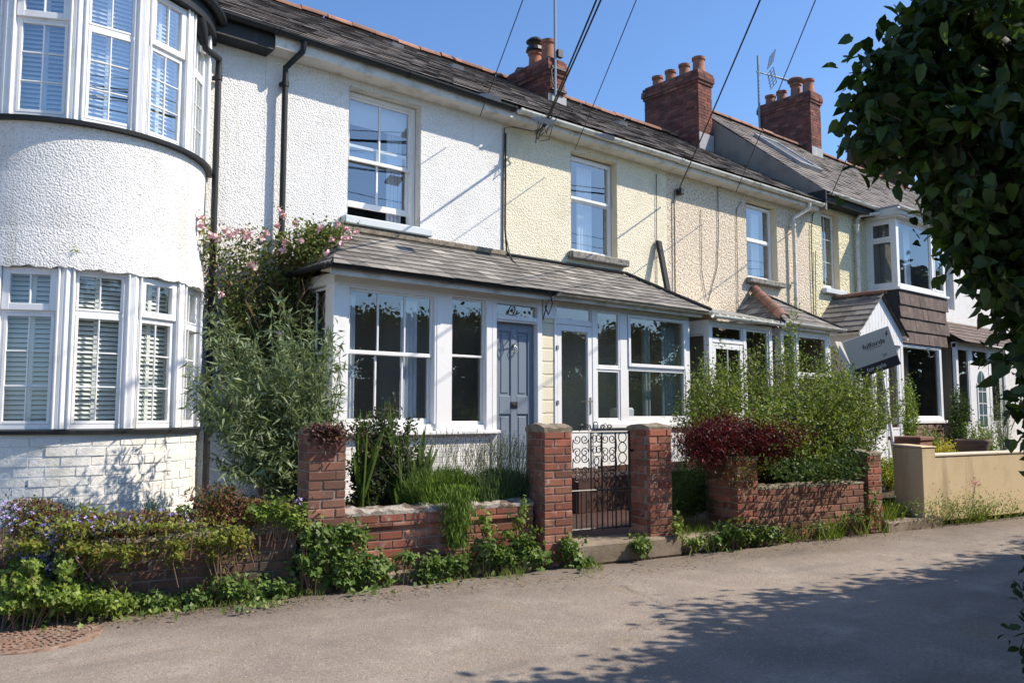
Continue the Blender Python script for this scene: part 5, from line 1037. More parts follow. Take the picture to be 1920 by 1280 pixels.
mb = MB(); zb, zt = .33, tp[2]-.03; mb.hexa([(tp[0]-s*.8, 6.6-s*.8, zb), (tp[0]+s*.8, 6.6-s*.8, zb), (tp[0]+s*.8, 6.6+s*.8, zb), (tp[0]-s*.8, 6.6+s*.8, zb), (tp[0]-s, 6.6-s, zt), (tp[0]+s, 6.6-s, zt), (tp[0]+s, 6.6+s, zt), (tp[0]-s, 6.6+s, zt)]); mb.build('pot_body', 'terra', pt, bevel=.01)
mb = MB(); mb.box(tp[0]-s-.02, tp[0]+s+.02, 6.6-s-.02, 6.6+s+.02, zt-.06, zt+.005); mb.build('rim', 'terra', pt, bevel=.01)
tp = at(1823, 828, 6.0); pt = thing('plant_pot', 'small dark brown pot among the plants behind the ochre wall', 'pot', (tp[0], 6.0, .33))
mb = MB(); mb.lathe((tp[0], 6.0, .33), [(.0, 0), (.22, 0), (.26, tp[2]-.33-.02), (.28, tp[2]-.33), (.28, tp[2]-.33+.04), (.24, tp[2]-.33+.04), (.23, tp[2]-.33-.04), (0, tp[2]-.33-.04)], 20); mb.build('pot_body', 'wood', pt, smooth=True)
# ================================================================== PLANTS
def pxcloud(blobs, Y, dens=1.0, dy=.3):
    """blobs: (px, py, rx, ry, n) ellipses seen from the road, spread in depth around the plane Y"""
    out = []
    for (px, py, rx, ry, n) in blobs:
        n = max(1, int(n*dens)); a = rng.random(n)*2*math.pi; r = np.sqrt(rng.random(n)); y = Y+(rng.random(n)*2-1)*dy
        for i in range(n): out.append(at(px+rx*r[i]*math.cos(a[i]), py+ry*r[i]*math.sin(a[i]), y[i]))
    return np.array(out)
def plant(name, label, cat, base, group=None): return thing(name, label, cat, tuple(base), group)
def shrub(root, base, tips, per, t0, ln, wd, shape, lm, sm='bark', r=.007, bend=.25, lift=.5, splay=.8, spread=.015, up=.3, droop=0, nm='foliage', seg=6, hang=0):
    mb = MB(); pls = stems(mb, base, tips, bend, r, seg, 4, lift); mb.build('stems', sm, root)
    P, D = along(pls, per, t0, spread); n = len(P); D = D*(1-splay)+rdir(n, up)*splay; D[:, 2] -= droop
    Nn = rdir(n, 1.2); leaves(nm, P, D, Nn, ln*rng.uniform(.65, 1.25, n), wd*rng.uniform(.7, 1.2, n), shape, lm, root); return pls
def clump(root, P, ln, wd, shape, lm, up=.2, nup=1.2, fwd=None, nm='foliage', droop=0):
    n = len(P); D = rdir(n, up); D[:, 2] -= droop; Nn = rdir(n, nup)
    if fwd is not None: Nn = Nn+np.array(fwd)*1.3
    return leaves(nm, P, D, Nn, ln*rng.uniform(.6, 1.25, n), wd*rng.uniform(.7, 1.2, n), shape, lm, root)
# --- buddleia
b = V3(3.72, 7.35, .47); r0 = plant('buddleia', 'grey-green long-leaved shrub sprawling between the bay and the left pillar', 'shrub', b)
tips = pxcloud([(480, 690, 90, 60, 26), (430, 740, 70, 70, 22), (560, 700, 60, 60, 18), (500, 800, 105, 80, 55), (590, 760, 38, 50, 12), (395, 800, 34, 60, 10), (560, 850, 50, 50, 20), (640, 735, 14, 60, 4), (620, 640, 24, 50, 6), (378, 660, 22, 60, 6), (425, 850, 40, 50, 12), (450, 640, 30, 60, 10), (520, 610, 24, 60, 12), (372, 755, 22, 30, 8), (400, 600, 26, 50, 10), (600, 640, 30, 60, 10), (355, 720, 14, 40, 6), (560, 620, 30, 50, 8)], 7.15, 1.0, .45)
shrub(r0, b, tips, 48, .28, .105, .021, 'lance', 'l_budd', 'stem_green', .008, .3, .55, .72, .02, .1, .25)
# --- climbing rose
b = V3(4.02, 9.05, .5); r0 = plant('climbing_rose', 'climbing rose with pink blooms trained over the white wall and downpipes', 'climber', b)
tips = pxcloud([(500, 455, 100, 32, 26), (600, 440, 55, 30, 20), (440, 440, 60, 22, 12), (480, 520, 60, 50, 16), (430, 600, 45, 50, 12), (560, 520, 50, 40, 10), (635, 440, 30, 24, 18), (590, 470, 50, 30, 22), (560, 430, 50, 24, 14), (378, 430, 10, 30, 6), (540, 600, 50, 40, 8), (450, 540, 40, 50, 10)], 8.93, 1.0, .16)
pls = shrub(r0, b, tips, 84, .42, .050, .030, 'oval', 'l_rose', 'twig', .005, .22, .45, .8, .045, .1)
pls2 = [np.array([at(560, 500, 8.85)*(1-t)+tp*t+V3(0, 0, .12*math.sin(3.14*t)) for t in np.linspace(0, 1, 6)]) for tp in pxcloud([(605, 436, 50, 26, 26), (645, 440, 22, 18, 8), (590, 470, 26, 22, 12)], 8.45, 1, .12)]; P, D = along(pls2, 36, .3, .05); D = D*.2+rdir(len(P), .2); leaves('porch_spray', P, D, rdir(len(P), 1.2), .045*rng.uniform(.6, 1.2, len(P)), .028, 'oval', 'l_rose', r0)
P, D = along(pls[::2], 16, .5, .06); clump(r0, P[P[:, 2] < 3.45], .034, .02, 'oval', 'l_orange', nm='russet_leaves')
tw = MB()
for i in range(20):
    a = at(rng.uniform(430, 640), rng.uniform(480, 560), rng.uniform(8.0, 8.9)); tw.tube([a, a+V3(rng.normal()*.08, rng.normal()*.05, -.15), a+V3(rng.normal()*.16, rng.normal()*.08, -.28-rng.random()*.25)], .003, 4)
tw.build('hanging_twigs', 'twig', r0)
def blooms(root, pts, rad, m, n=22, nm='flower'):
    for p in pts:
        P = np.repeat(np.array([p]), n, 0)+rng.normal(size=(n, 3))*rad*.25; D = rdir(n, .3); leaves(nm, P, D, rdir(n, 1), rad*rng.uniform(.7, 1.1, n), rad*.8, 'oval', m, root)
fl = [(421, 432), (430, 441), (442, 437), (455, 436), (462, 446), (376, 408), (377, 422), (527, 398), (531, 404), (519, 425), (531, 470), (472, 497), (415, 552), (524, 628), (651, 430), (646, 447), (612, 475), (553, 420), (566, 452), (468, 440), (490, 448), (533, 455), (638, 458), (668, 436)]
blooms(r0, [at(x, y, 8.72 if x < 560 else 8.3) for x, y in fl+[(655, 446), (600, 428), (622, 450), (634, 422), (500, 437), (410, 446), (395, 442)]], .045, 'petal_pink', 20)
pb_ = [at(x, y, 8.75) for x, y in fl]; clump(r0, np.concatenate([p+rng.normal(size=(14, 3))*.06 for p in pb_]), .035, .02, 'oval', 'l_rose', nm='sprays')
# --- sword-leaved plants
def swords(base, tipspx, Y, label, name='sword_leaf_plant', w=.036):
    root = plant(name, label, 'plant', base, 'sword-leaved plants behind the low wall'); P = []; D = []; 
    mb = MB()
    for (x, y) in tipspx:
        tp = at(x, y, Y+rng.uniform(-.1, .1)); b0 = base+V3(rng.normal()*.05, rng.normal()*.05, 0); sd = V3(rng.normal(), rng.normal()*.5, 0); sd /= np.linalg.norm(sd); n = 7; vs = []
        mid = (b0+tp)/2+V3(rng.normal()*.02, 0, .08)
        for i in range(n): t = i/(n-1); c = (1-t)**2*b0+2*t*(1-t)*mid+t*t*tp; wv = w*.5*(.55+1.8*t*(1-t)*1.1)*(1 if t < .6 else max(.02, (1-t)/.4)); vs += [c-sd*wv, c+V3(sd[1], -sd[0], 0)*wv*.25, c+sd*wv]
        mb.mesh(vs, [(i*3+k, i*3+k+1, i*3+k+4, i*3+k+3) for i in range(n-1) for k in (0, 1)])
    mb.build('foliage', 'l_sword', root); return root
yb = 6.75
def bpt(px, Y, z=.5): p = at(px, 900, Y); return V3(p[0], Y, z)
swords(bpt(745, yb), [(730, 745), (736, 780), (757, 795), (745, 780), (715, 800), (765, 830), (722, 835), (750, 900), (738, 820), (728, 770), (720, 790), (752, 830), (765, 770), (712, 830)], yb, 'tall clump of broad sword leaves behind the left end of the low wall', w=.055)
swords(bpt(682, 6.65), [(676, 765), (680, 790), (690, 770), (665, 820), (725, 790), (718, 800), (660, 840), (671, 800), (674, 780), (712, 820)], 6.65, 'sword leaves nearest the weathered left pillar', w=.055)
swords(bpt(775, 6.7), [(800, 790), (823, 797), (826, 832), (800, 850), (790, 820), (806, 810), (812, 830), (780, 850), (770, 870), (818, 815), (795, 800)], 6.7, 'splayed sword leaves leaning right above the lavender', w=.06)
# --- dark shrub with bronze tips
b = bpt(710, 6.9); r0 = plant('dark_leaved_shrub', 'dark small-leaved shrub with bronze twigs beneath the porch window', 'shrub', b)
tips = pxcloud([(700, 880, 48, 40, 60), (680, 930, 30, 24, 20), (770, 850, 38, 36, 26), (740, 800, 60, 38, 26), (705, 790, 40, 30, 16), (735, 750, 16, 30, 6), (665, 800, 14, 30, 8), (790, 900, 30, 30, 16), (700, 850, 45, 30, 20)], 6.85, 1.0, .22)
shrub(r0, b, tips, 80, .3, .036, .023, 'oval', 'l_fuchsia', 'twig', .004, .2, .4, .8, .03, .1)
# --- lavender
def lavender(label, px0, px1, ytop, Y, m, nsp=240, hang=None, bl=900):
    b = at((px0+px1)/2, 940, Y); b[2] = .5; root = plant('lavender', label, 'lavender', b, 'lavender bushes behind the low wall')
    P = []; D = []; N_ = 5200
    x = rng.uniform(px0, px1, N_); base = np.array([at(q, 930, Y) for q in x]); base[:, 2] = .5; base[:, 1] += rng.uniform(-.2, .2, N_)
    cx = (px0+px1)/2; fall = 1-np.abs((x-cx)/((px1-px0)/2))**2.5
    topz = at(cx, ytop, Y)[2]; hgt = (topz-.5)*(.55+.45*fall)
    P = base+np.stack([np.zeros(N_), np.zeros(N_), hgt*rng.random(N_)*.75], 1); D = rdir(N_, 0)*.38; D[:, 2] = 1; D[:, 0] += (x-cx)/(px1-px0)*.9
    leaves('foliage', P, D, rdir(N_), rng.uniform(.07, .15, N_), .007, 'lance', m, root)
    mb = MB(); hp = []
    for i in range(nsp):
        k = rng.integers(N_); q = base[k]+V3(0, 0, hgt[k]*.6); tz = hgt[k]*.45+rng.uniform(.12, .30); d = V3(rng.normal()*.10+(x[k]-cx)/(px1-px0)*.25, rng.normal()*.08-.03, tz); mb.tube([q, q+d*.5, q+d], .0016, 3, caps=False); hp.append(q+d)
    mb.build('flower_stalks', 'stem_green', root); hp = np.array(hp); hh = np.repeat(hp, 5, 0); hh[:, 2] += np.tile(np.linspace(-.02, .02, 5), len(hp)); clump(root, hh, .017, .008, 'lance', 'spike', up=1, nm='flower_spikes')
    return root
lv = lavender('bright green lavender bush, spilling over the limewashed wall top', 772, 890, 868, 6.35, 'l_lav', 120)
lavender('greyer lavender bush thick with flower spikes beside the gate pillar', 884, 990, 872, 6.25, 'l_lav2', 300)
N_ = 2400; tt = rng.random(N_); px = 862+14*rng.normal(size=N_)*(1-.5*tt)+8*tt; py = 905+115*tt; Pq = np.array([at(a_, b_, LINE_C-.19*5-.05+.17-.0-.12*t) for a_, b_, t in zip(px, py, tt)]); Pq[:, 1] = (LINE_C-.19*Pq[:, 0])+.10-.16*rng.random(N_)-.03*tt
D = rdir(N_)*.5; D[:, 2] -= .9; leaves('trailing_sprays', Pq, D, rdir(N_), rng.uniform(.05, .10, N_), .008, 'lance', 'l_lav', lv)
# --- ivy
def front_z(px, py, off=.06):  # point on the frontage plane
    d = ray(px, py); c = LINE_C-off; t = c/(d[1]+.19*d[0]); p = d*t; p[2] += EYE; return p
def ivy(label, blobs, m='l_ivy', ln=.052, dens=1.0, name='ivy', bulge=.12, group='ivy clumps along the foot of the walls', yellow=0):
    pts = []
    for (px, py, rx, ry, n) in blobs:
        for _ in range(int(n*dens)):
            a = rng.random()*6.283; r = min(1.5, abs(rng.normal())*.62); x, y = px+rx*r*math.cos(a), py+ry*r*math.sin(a)
            off = bulge*math.sqrt(max(0, 1-r*r))*rng.uniform(.3, 1)+.03; p = front_z(x, y, off)
            if p[2] < .015: p = atz(x, y, .015+rng.random()*.05)
            pts.append(p)
    P = np.array(pts); root = plant(name, label, 'ivy', (P[:, 0].mean(), P[:, 1].mean(), 0), group); n = len(P)
    D = rdir(n)*.9+V3(-.1, -.35, -.4); Nn = rdir(n)*.8+np.array([.25, -.8, .75]); leaves('foliage', P, D, Nn, ln*rng.uniform(.4, 1.35, n), ln*.95*rng.uniform(.5, 1.15, n), 'ivy', m, root)
    mb = MB()
    for i in range(min(40, n//25)):
        p = P[rng.integers(n)]; mb.tube([V3(p[0]+.05*rng.normal(), p[1]+.03, max(.0, p[2]-.25)), p+V3(0, .03, -.08), p], .004, 4, caps=False)
    mb.build('stems', 'twig', root)
    if yellow: q = P[rng.integers(n, size=yellow)]; clump(root, q, ln*.7, ln*.6, 'ivy', 'l_acid', nm='pale_leaves')
    return root
ivy('large ivy mass hanging from the left pillar foot down to the road', [(625, 1015, 30, 28, 420), (650, 1055, 46, 34, 700), (700, 1070, 48, 28, 650), (600, 1030, 14, 50, 200), (590, 1070, 14, 20, 100), (660, 1000, 30, 20, 240), (650, 1085, 40, 18, 300)])
ivy('ivy strand in the corner between the planter wall and the left pillar', [(575, 1010, 12, 30, 140), (572, 1050, 22, 24, 220), (600, 995, 16, 16, 90)])
ivy('low ivy clump at the road edge below the middle of the low wall', [(830, 1062, 48, 22, 620), (800, 1075, 22, 14, 160), (862, 1050, 26, 14, 200), (766, 1042, 16, 12, 90)])
ivy('ivy clump climbing the low wall left of the gate pillar', [(945, 1040, 48, 26, 600), (920, 1025, 26, 22, 220), (985, 1025, 28, 32, 380), (1010, 1045, 26, 14, 200)], yellow=60)
ivy('pale ivy shoots on the brick face under the trailing lavender', [(908, 970, 14, 16, 60), (912, 990, 18, 14, 60), (980, 950, 9, 22, 50), (972, 975, 14, 16, 60), (955, 1000, 18, 10, 60)], 'l_ivy_bright', .045)
ivy('ivy bush at the left corner of the entrance step', [(1070, 1030, 24, 24, 330), (1095, 1050, 26, 14, 160)])
ivy('small round ivy bush in front of the entrance step', [(1200, 1022, 24, 18, 420)], bulge=.18)
ivy('ivy spreading over the kerb at the foot of the short pillar', [(1385, 1000, 40, 22, 520), (1440, 1000, 40, 18, 380), (1345, 1010, 14, 12, 80)])
ivy('long low band of green leaves along the road under the planter wall', [(455, 1108, 60, 24, 760), (300, 1128, 50, 16, 380), (525, 1100, 40, 18, 320), (370, 1118, 40, 16, 200), (415, 1090, 30, 16, 120)], 'l_ivy', .040)
ivy('deep mound of bright leaves by the manhole cover', [(90, 1118, 110, 38, 1500), (40, 1100, 60, 44, 600), (190, 1128, 80, 26, 600), (120, 1065, 26, 40, 200), (20, 1130, 40, 30, 300), (60, 1060, 30, 20, 100)], 'l_ivy_bright', .042, bulge=.28, name='bindweed')
# --- planter trailing foliage
def trail(name, label, cat, blobs, m, ln, wd, shape, Yoff, grp=None, extra=None, dz=.08, n_up=.6):
    pts = []
    for (px, py, rx, ry, n) in blobs:
        for _ in range(n):
            a = rng.random()*6.283; r = math.sqrt(rng.random()); pts.append(front_z(px+rx*r*math.cos(a), py+ry*r*math.sin(a), Yoff+rng.normal()*dz*.5))
    P = np.array(pts); root = plant(name, label, cat, (P[:, 0].mean(), P[:, 1].mean(), .45), grp); clump(root, P, ln, wd, shape, m, fwd=(.3, -.6, .5), up=n_up); return root
G3 = 'plants trailing over the planter wall'
rs = trail('sedum', 'red and bronze mat of small leaves over the planter wall top', 'plant', [(300, 975, 150, 16, 1700), (120, 985, 120, 26, 1600), (450, 960, 90, 26, 1500), (250, 1005, 160, 10, 900), (90, 1005, 80, 10, 400), (60, 960, 60, 26, 600), (400, 930, 60, 22, 400), (230, 1000, 130, 12, 800), (560, 965, 40, 30, 300), (480, 990, 40, 26, 400), (600, 920, 30, 20, 120)], 'l_sedum', .028, .012, 'oval', -.10, G3)
for k in range(150):
    pass
ivy('yellow-green ivy curtain hanging down the planter wall face', [(220, 1030, 90, 18, 600), (330, 1018, 40, 12, 200), (410, 1012, 60, 26, 620), (60, 1020, 60, 20, 400), (140, 1025, 40, 24, 300), (330, 1040, 30, 22, 160), (440, 1005, 36, 26, 320), (180, 1040, 16, 26, 140), (400, 1040, 14, 20, 90), (235, 1045, 12, 20, 70), (300, 985, 180, 22, 500), (130, 985, 120, 26, 400)], 'l_yelgreen', .030, name='trailing_ivy', bulge=.24, group=G3)
ivy('glossy green leaves at the right end of the planter wall', [(520, 955, 44, 18, 420), (550, 975, 30, 16, 240), (490, 965, 20, 12, 100)], 'l_ivy_bright', .045, name='trailing_ivy', bulge=.05, group=G3)
bf = plant('bellflower', 'lilac bellflower tumbling over the left end of the planter wall', 'flower', (1.0, 6.6, .5), G3)
P = []
for (px, py, rx, ry, n) in [(100, 990, 40, 22, 26), (90, 1020, 24, 34, 30), (20, 965, 30, 24, 18), (150, 975, 30, 14, 6), (285, 965, 60, 14, 8), (345, 975, 40, 10, 8), (60, 1045, 30, 26, 40), (115, 1060, 30, 20, 24), (200, 985, 50, 12, 24), (560, 940, 10, 6, 3)]:
    for _ in range(n): P.append(front_z(px+rx*rng.normal()*.6, py+ry*rng.normal()*.6, rng.uniform(-.05, .14)))
P = np.array(P); leaves('blooms', np.repeat(P, 5, 0), rdir(len(P)*5, .1)+V3(0, -.3, 0), np.tile(V3(.2, -.8, .5), (len(P)*5, 1))+rng.normal(size=(len(P)*5, 3))*.3, .024, .014, 'lance', 'petal_purple', bf)
Q = np.repeat(P, 9, 0)+rng.normal(size=(len(P)*9, 3))*.05; clump(bf, Q, .022, .014, 'oval', 'l_bluegrey', nm='foliage')
for lab, px, py, Y, hh, n in (('blue-green spurge upright behind the planter wall, left of the bay shadow', 130, 965, 6.95, 34, 26), ('second blue-green spurge by the leaf shadows on the bay brickwork', 292, 955, 7.0, 24, 18)):
    b = at(px, py+20, Y); b[2] = .45; r0 = plant('spurge', lab, 'plant', b, 'spurges in the planter'); tips = pxcloud([(px, py-5, 26, hh*.8, n)], Y, 1, .1); shrub(r0, b, tips, 70, .35, .03, .008, 'lance', 'l_bluegrey', 'stem_green', .004, .1, .3, .6)
for lab, px, py, rx, ry, Y, n, m in (('olive bushy herb behind the planter, far left of the bay base', 75, 955, 45, 28, 7.0, 30, 'l_rose'), ('lime-green leafy plant between the spurges in the planter', 165, 970, 34, 26, 7.0, 26, 'l_acid'), ('low yellow-green bush at the foot of the black downpipe', 410, 925, 42, 26, 7.4, 34, 'l_ivy_bright'), ('sprawling thin-leaved weed in front of the buddleia stems', 470, 945, 50, 18, 6.9, 26, 'l_fuchsia'), ('short green plant below the bay, right of the second spurge', 345, 965, 36, 16, 7.0, 20, 'l_ivy_bright')):
    b = at(px, py+20, Y); b[2] = .45; r0 = plant('low_plant', lab, 'plant', b, 'low plants in the planter'); tips = pxcloud([(px, py, rx, ry, n)], Y, 1, .12); shrub(r0, b, tips, 46, .3, .032, .02, 'oval', m, 'stem_green', .003, .2, .3, .8, .02)
# purple leaves on the left pillar top
P = np.array([at(x, y, 6.13) for x, y in zip(rng.normal(615, 20, 500), 806+np.abs(rng.normal(0, 16, 500)))]); P[:, 1] = LINE_C-.19*P[:, 0]-.02-rng.random(500)*.06; P[:, 2] += rng.random(500)*.06
r0 = plant('trailing_creeper', 'purple-leaved creeper draped over the weathered left pillar top', 'creeper', (3.3, 6.15, 1.28)); clump(r0, P, .036, .022, 'oval', leafmat('purple_leaf', (.11, .05, .05), (.16, .12, .05), .3), fwd=(.2, -.7, .4))
# wall sprout on the bay band
p = bp(-11, BR+.03, 2.9); r0 = plant('wall_weed', 'tiny yellow-green weed sprouting from the white bay render', 'weed', p); P = np.repeat([p], 26, 0)+rng.normal(size=(26, 3))*.012; leaves('foliage', P, rdir(26, .3)+V3(0, -.6, .2), rdir(26, 1), .05, .012, 'lance', 'l_acid', r0)
# --- right garden : privet, maple, ferns
b = V3(9.9, 6.2, .3); r0 = plant('privet', 'overgrown privet mass crowding the sign, above the low brick wall', 'shrub', b)
tips = pxcloud([(1560, 805, 90, 66, 120), (1600, 740, 60, 60, 60), (1480, 760, 70, 60, 60), (1510, 850, 90, 50, 90), (1590, 720, 40, 34, 34), (1650, 740, 44, 50, 34), (1600, 715, 16, 20, 8), (1690, 760, 16, 34, 10), (1580, 870, 60, 30, 40), (1570, 690, 36, 30, 18)], 5.65, 1.0, .65)
shrub(r0, [b, b+V3(.8, -.2, 0), b+V3(-.9, .1, 0)], tips, 78, .35, .048, .024, 'oval', 'l_privet', 'bark', .006, .16, .35, .85, .03, .25)
P = pxcloud([(1530, 860, 110, 50, 2600), (1600, 800, 60, 60, 1500), (1450, 850, 50, 50, 700), (1500, 800, 90, 60, 1500)], 6.15, 1, .35); clump(r0, P, .046, .025, 'oval', 'l_privet_dark', nm='inner_foliage'); P = pxcloud([(1560, 880, 70, 26, 900), (1490, 880, 50, 22, 500), (1600, 860, 40, 40, 600)], 5.0, 1, .3); clump(r0, P[P[:, 2] > .66], .046, .025, 'oval', 'l_privet_dark', nm='overhanging_foliage')  # darker leaf copy puts shade into the inner and overhanging privet
b = V3(11.2, 7.3, .3); r0 = plant('tall_bush', 'tall leafy shoots in front of the buff house porch windows', 'shrub', b)
tips = pxcloud([(1490, 640, 22, 80, 26), (1492, 580, 8, 30, 5), (1440, 690, 40, 80, 34), (1418, 650, 14, 50, 10), (1500, 700, 60, 50, 40), (1560, 640, 20, 30, 8), (1570, 690, 40, 40, 20), (1530, 720, 60, 40, 40), (1460, 740, 50, 30, 20)], 7.1, 1.0, .35)
shrub(r0, [b, b+V3(.5, 0, 0), b+V3(-.4, .1, 0)], tips, 58, .40, .044, .022, 'oval', 'l_privet', 'bark', .004, .12, .3, .85, .045, .25)
b = V3(9.6, 7.0, .3); r0 = plant('tall_bush', 'rounded green bush right of the white porch window, above the maple', 'shrub', b)
tips = pxcloud([(1340, 720, 50, 50, 66), (1300, 760, 34, 34, 30), (1380, 690, 34, 40, 26), (1330, 670, 30, 16, 8), (1400, 740, 34, 40, 30), (1295, 700, 14, 20, 4), (1360, 640, 10, 16, 3)], 6.9, 1.0, .35)
shrub(r0, [b, b+V3(-.3, 0, 0)], tips, 70, .40, .044, .022, 'oval', 'l_privet', 'bark', .004, .14, .3, .85, .045, .25)
b = V3(8.6, 6.0, .3); r0 = plant('red_maple', 'dark red Japanese maple behind the short brick pillar', 'shrub', b)
tips = pxcloud([(1385, 800, 86, 14, 70), (1340, 806, 50, 20, 40), (1445, 808, 50, 16, 44), (1315, 840, 34, 14, 16), (1430, 835, 50, 14, 20), (1475, 812, 34, 12, 24), (1300, 825, 24, 14, 10)], 5.35, 1.0, .2)
shrub(r0, b, np.concatenate([tips, tips+rng.normal(size=tips.shape)*V3(.22, .16, .05)]), 30, .80, .052, .015, 'lance', 'l_maple', 'bark', .005, .2, .3, .85, .05, -.05, .25)
b = V3(7.9, 6.1, .3); r0 = plant('fern', 'dark feathery ferns between the gate pillar and the short pillar', 'fern', b)
tips = pxcloud([(1310, 880, 44, 40, 60), (1300, 930, 38, 40, 44), (1350, 930, 30, 40, 34), (1290, 960, 26, 20, 12), (1345, 880, 30, 30, 20)], 5.85, 1.0, .25)
shrub(r0, [b, b+V3(-.4, 0, 0), b+V3(.3, 0, 0)], tips, 70, .25, .045, .009, 'lance', 'l_fern', 'stem_green', .004, .25, .6, .8, .02, .0, .2)
b = V3(8.2, 5.2, .98); r0 = plant('trailing_creeper', 'little creeper with reddish leaves on the short pillar top', 'creeper', b); P = np.array([at(rng.normal(1395, 20), 848+rng.normal(0, 10), 5.25+rng.random()*.3) for _ in range(500)]); clump(r0, P, .026, .015, 'oval', 'l_fuchsia', fwd=(.2, -.6, .4))
P = np.array([front_z(rng.normal(1395, 16), 880+rng.normal(0, 20), .02+.04*rng.random()) for _ in range(260)]); clump(r0, P, .026, .017, 'oval', 'l_yelgreen', fwd=(.2, -.6, .4), nm='lower_leaves')
# grass and weeds
def tuft(label, spots, grp='grass tufts along the road edge', m='l_grass', n=260, h=.22, w=.011, name='grass_tuft', seed=0):
    pts = []
    for (px, py, rx, k) in spots:
        for _ in range(k):
            p = atz(px+rng.uniform(-rx, rx), py+rng.normal()*5, .01); pts.append(p)
    P = np.array(pts); root = plant(name, label, 'grass', (P[:, 0].mean(), P[:, 1].mean(), 0), grp); D = rdir(len(P), 0)*.8; D[:, 2] = 1; leaves('blades', P, D, rdir(len(P)), h*rng.uniform(.4, 1.2, len(P)), w, 'blade', m, root); return root
tuft('bright yellow-green grass beside the right gate pillar', [(1275, 1022, 26, 900), (1310, 1022, 30, 800), (1262, 1005, 10, 250), (1345, 1022, 20, 200)], h=.26)
tuft('long pale grass at the foot of the pillar by the yellow wall gap', [(1630, 985, 40, 1500), (1590, 992, 40, 700), (1665, 982, 24, 500)], h=.38)
tuft('thin grass in shade along the right low brick wall', [(1520, 1002, 60, 1000), (1450, 1008, 40, 400)], h=.24)
r0 = tuft('strip of tall weeds along the foot of the ochre wall', [(1790, 968, 60, 1700), (1860, 960, 50, 1300), (1920, 952, 50, 900), (1750, 974, 20, 500)], h=.32)
P = pxcloud([(1800, 945, 60, 18, 900), (1880, 935, 50, 16, 700), (1765, 955, 24, 16, 300)], 4.45, 1, .08); P = np.array([front_z(*pq, .1) for pq in zip(rng.normal(1815, 60, 1500), rng.normal(950, 14, 1500))]); P[:, 2] = np.maximum(P[:, 2], .02); clump(r0, P, .04, .014, 'lance', 'l_ivy_bright', fwd=(0, -.4, .4), nm='weed_leaves')
vl = plant('red_valerian', 'single pink valerian flower standing against the ochre wall', 'flower', front_z(1822, 955, .12)); mb = MB(); mb.tube([front_z(1822, 955, .12), front_z(1826, 925, .12), front_z(1829, 905, .12)], .004, 4); mb.build('stem', 'stem_green', vl)
P = np.array([front_z(1829+rng.normal()*6, 905+rng.normal()*5, .12) for _ in range(90)]); clump(vl, P, .016, .012, 'oval', 'petal_red', nm='petals')
tuft('straggly yellowing grass on the road edge below the left gate pillar', [(960, 1075, 26, 160), (900, 1080, 30, 60), (1110, 1068, 22, 90)], h=.09, w=.005)
tuft('sparse short grass along the planter wall foot', [(560, 1112, 50, 160), (470, 1135, 60, 120), (380, 1142, 60, 90), (250, 1150, 60, 120)], h=.07, w=.005)
ivy('leafy weeds crowding the gap right of the gate pillar', [(1270, 990, 14, 22, 200), (1300, 1015, 30, 12, 260)], 'l_ivy_bright', .035, name='weeds', group='weeds along the road edge')
ivy('weeds climbing the base of the pillar by the yellow wall gap', [(1640, 940, 16, 34, 220), (1600, 970, 40, 16, 200), (1540, 985, 40, 12, 160)], 'l_ivy', .03, name='weeds', group='weeds along the road edge')
# leaf litter
N_ = 700; P = np.array([atz(x, y, .016) for x, y in zip(rng.uniform(150, 1700, N_), np.interp(rng.uniform(150, 1700, N_)*0, [0], [0]))]) if False else None
xs = rng.uniform(120, 1720, 900); ys = np.interp(xs, [0, 240, 600, 1140, 1680, 1900], [1172, 1150, 1115, 1070, 995, 975])+np.abs(rng.normal(0, 9, 900)); P = np.array([atz(x, y, .02) for x, y in zip(xs, ys)])
lo = leaves('leaf_litter', P, rdir(900)*V3(1, 1, .1), rdir(900, 3), .022, .014, 'oval', leafmat('dry_leaf', (.20, .14, .08), (.30, .26, .15), .4), None); struct(lo, 'scatter of dry leaf fragments along the road edge', 'stuff')
# lime plant by slanting post, garden behind the ochre wall
def bush(label, px, py, rx, ry, Y, n, per, m, ln=.04, wd=.02, shape='oval', name='garden_plant', grp='plants behind the ochre wall', zb=.33, splay=.85, dy=.2, sm='stem_green'):
    b = at(px, py+ry, Y); b[2] = zb; r0 = plant(name, label, 'plant', b, grp); tips = pxcloud([(px, py, rx, ry, n)], Y, 1, dy); shrub(r0, b, tips, per, .3, ln, wd, shape, m, sm, .005, .15, .3, splay, .035, .2); return r0
bush('lime-yellow plant behind the pillar next to the ochre pier', 1668, 868, 24, 34, 5.7, 34, 50, 'l_acid')
bush('lime-yellow spray hanging above the ochre pier', 1690, 850, 22, 14, 5.9, 16, 40, 'l_acid', ln=.035)
bush('upright yellow-green shrub in front of the big bay window', 1705, 745, 16, 44, 7.0, 26, 60, 'l_ivy_bright', ln=.06, wd=.024)
bush('dark glossy camellia bush at the corner of the big bay', 1797, 765, 22, 44, 7.6, 60, 60, 'l_privet_dark', ln=.06, wd=.03)
bush('green bush in front of the arched-glass door', 1835, 800, 30, 22, 7.0, 34, 50, 'l_privet', ln=.045)
bush('yellow-green bush left of the dark camellia', 1745, 815, 26, 20, 6.6, 34, 50, 'l_ivy_bright', ln=.04)
bush('yellow-flowered low plant right behind the ochre wall coping', 1770, 835, 22, 12, 5.6, 24, 50, 'l_yellow', ln=.03, dy=.1)
bush('mixed green herbs beside the dark brown pot', 1855, 820, 24, 18, 6.0, 34, 50, 'l_privet', ln=.035, dy=.15)
bush('pale small-leaved bush at the far right of the garden', 1880, 760, 26, 40, 7.0, 40, 50, 'l_budd', ln=.03, wd=.014)
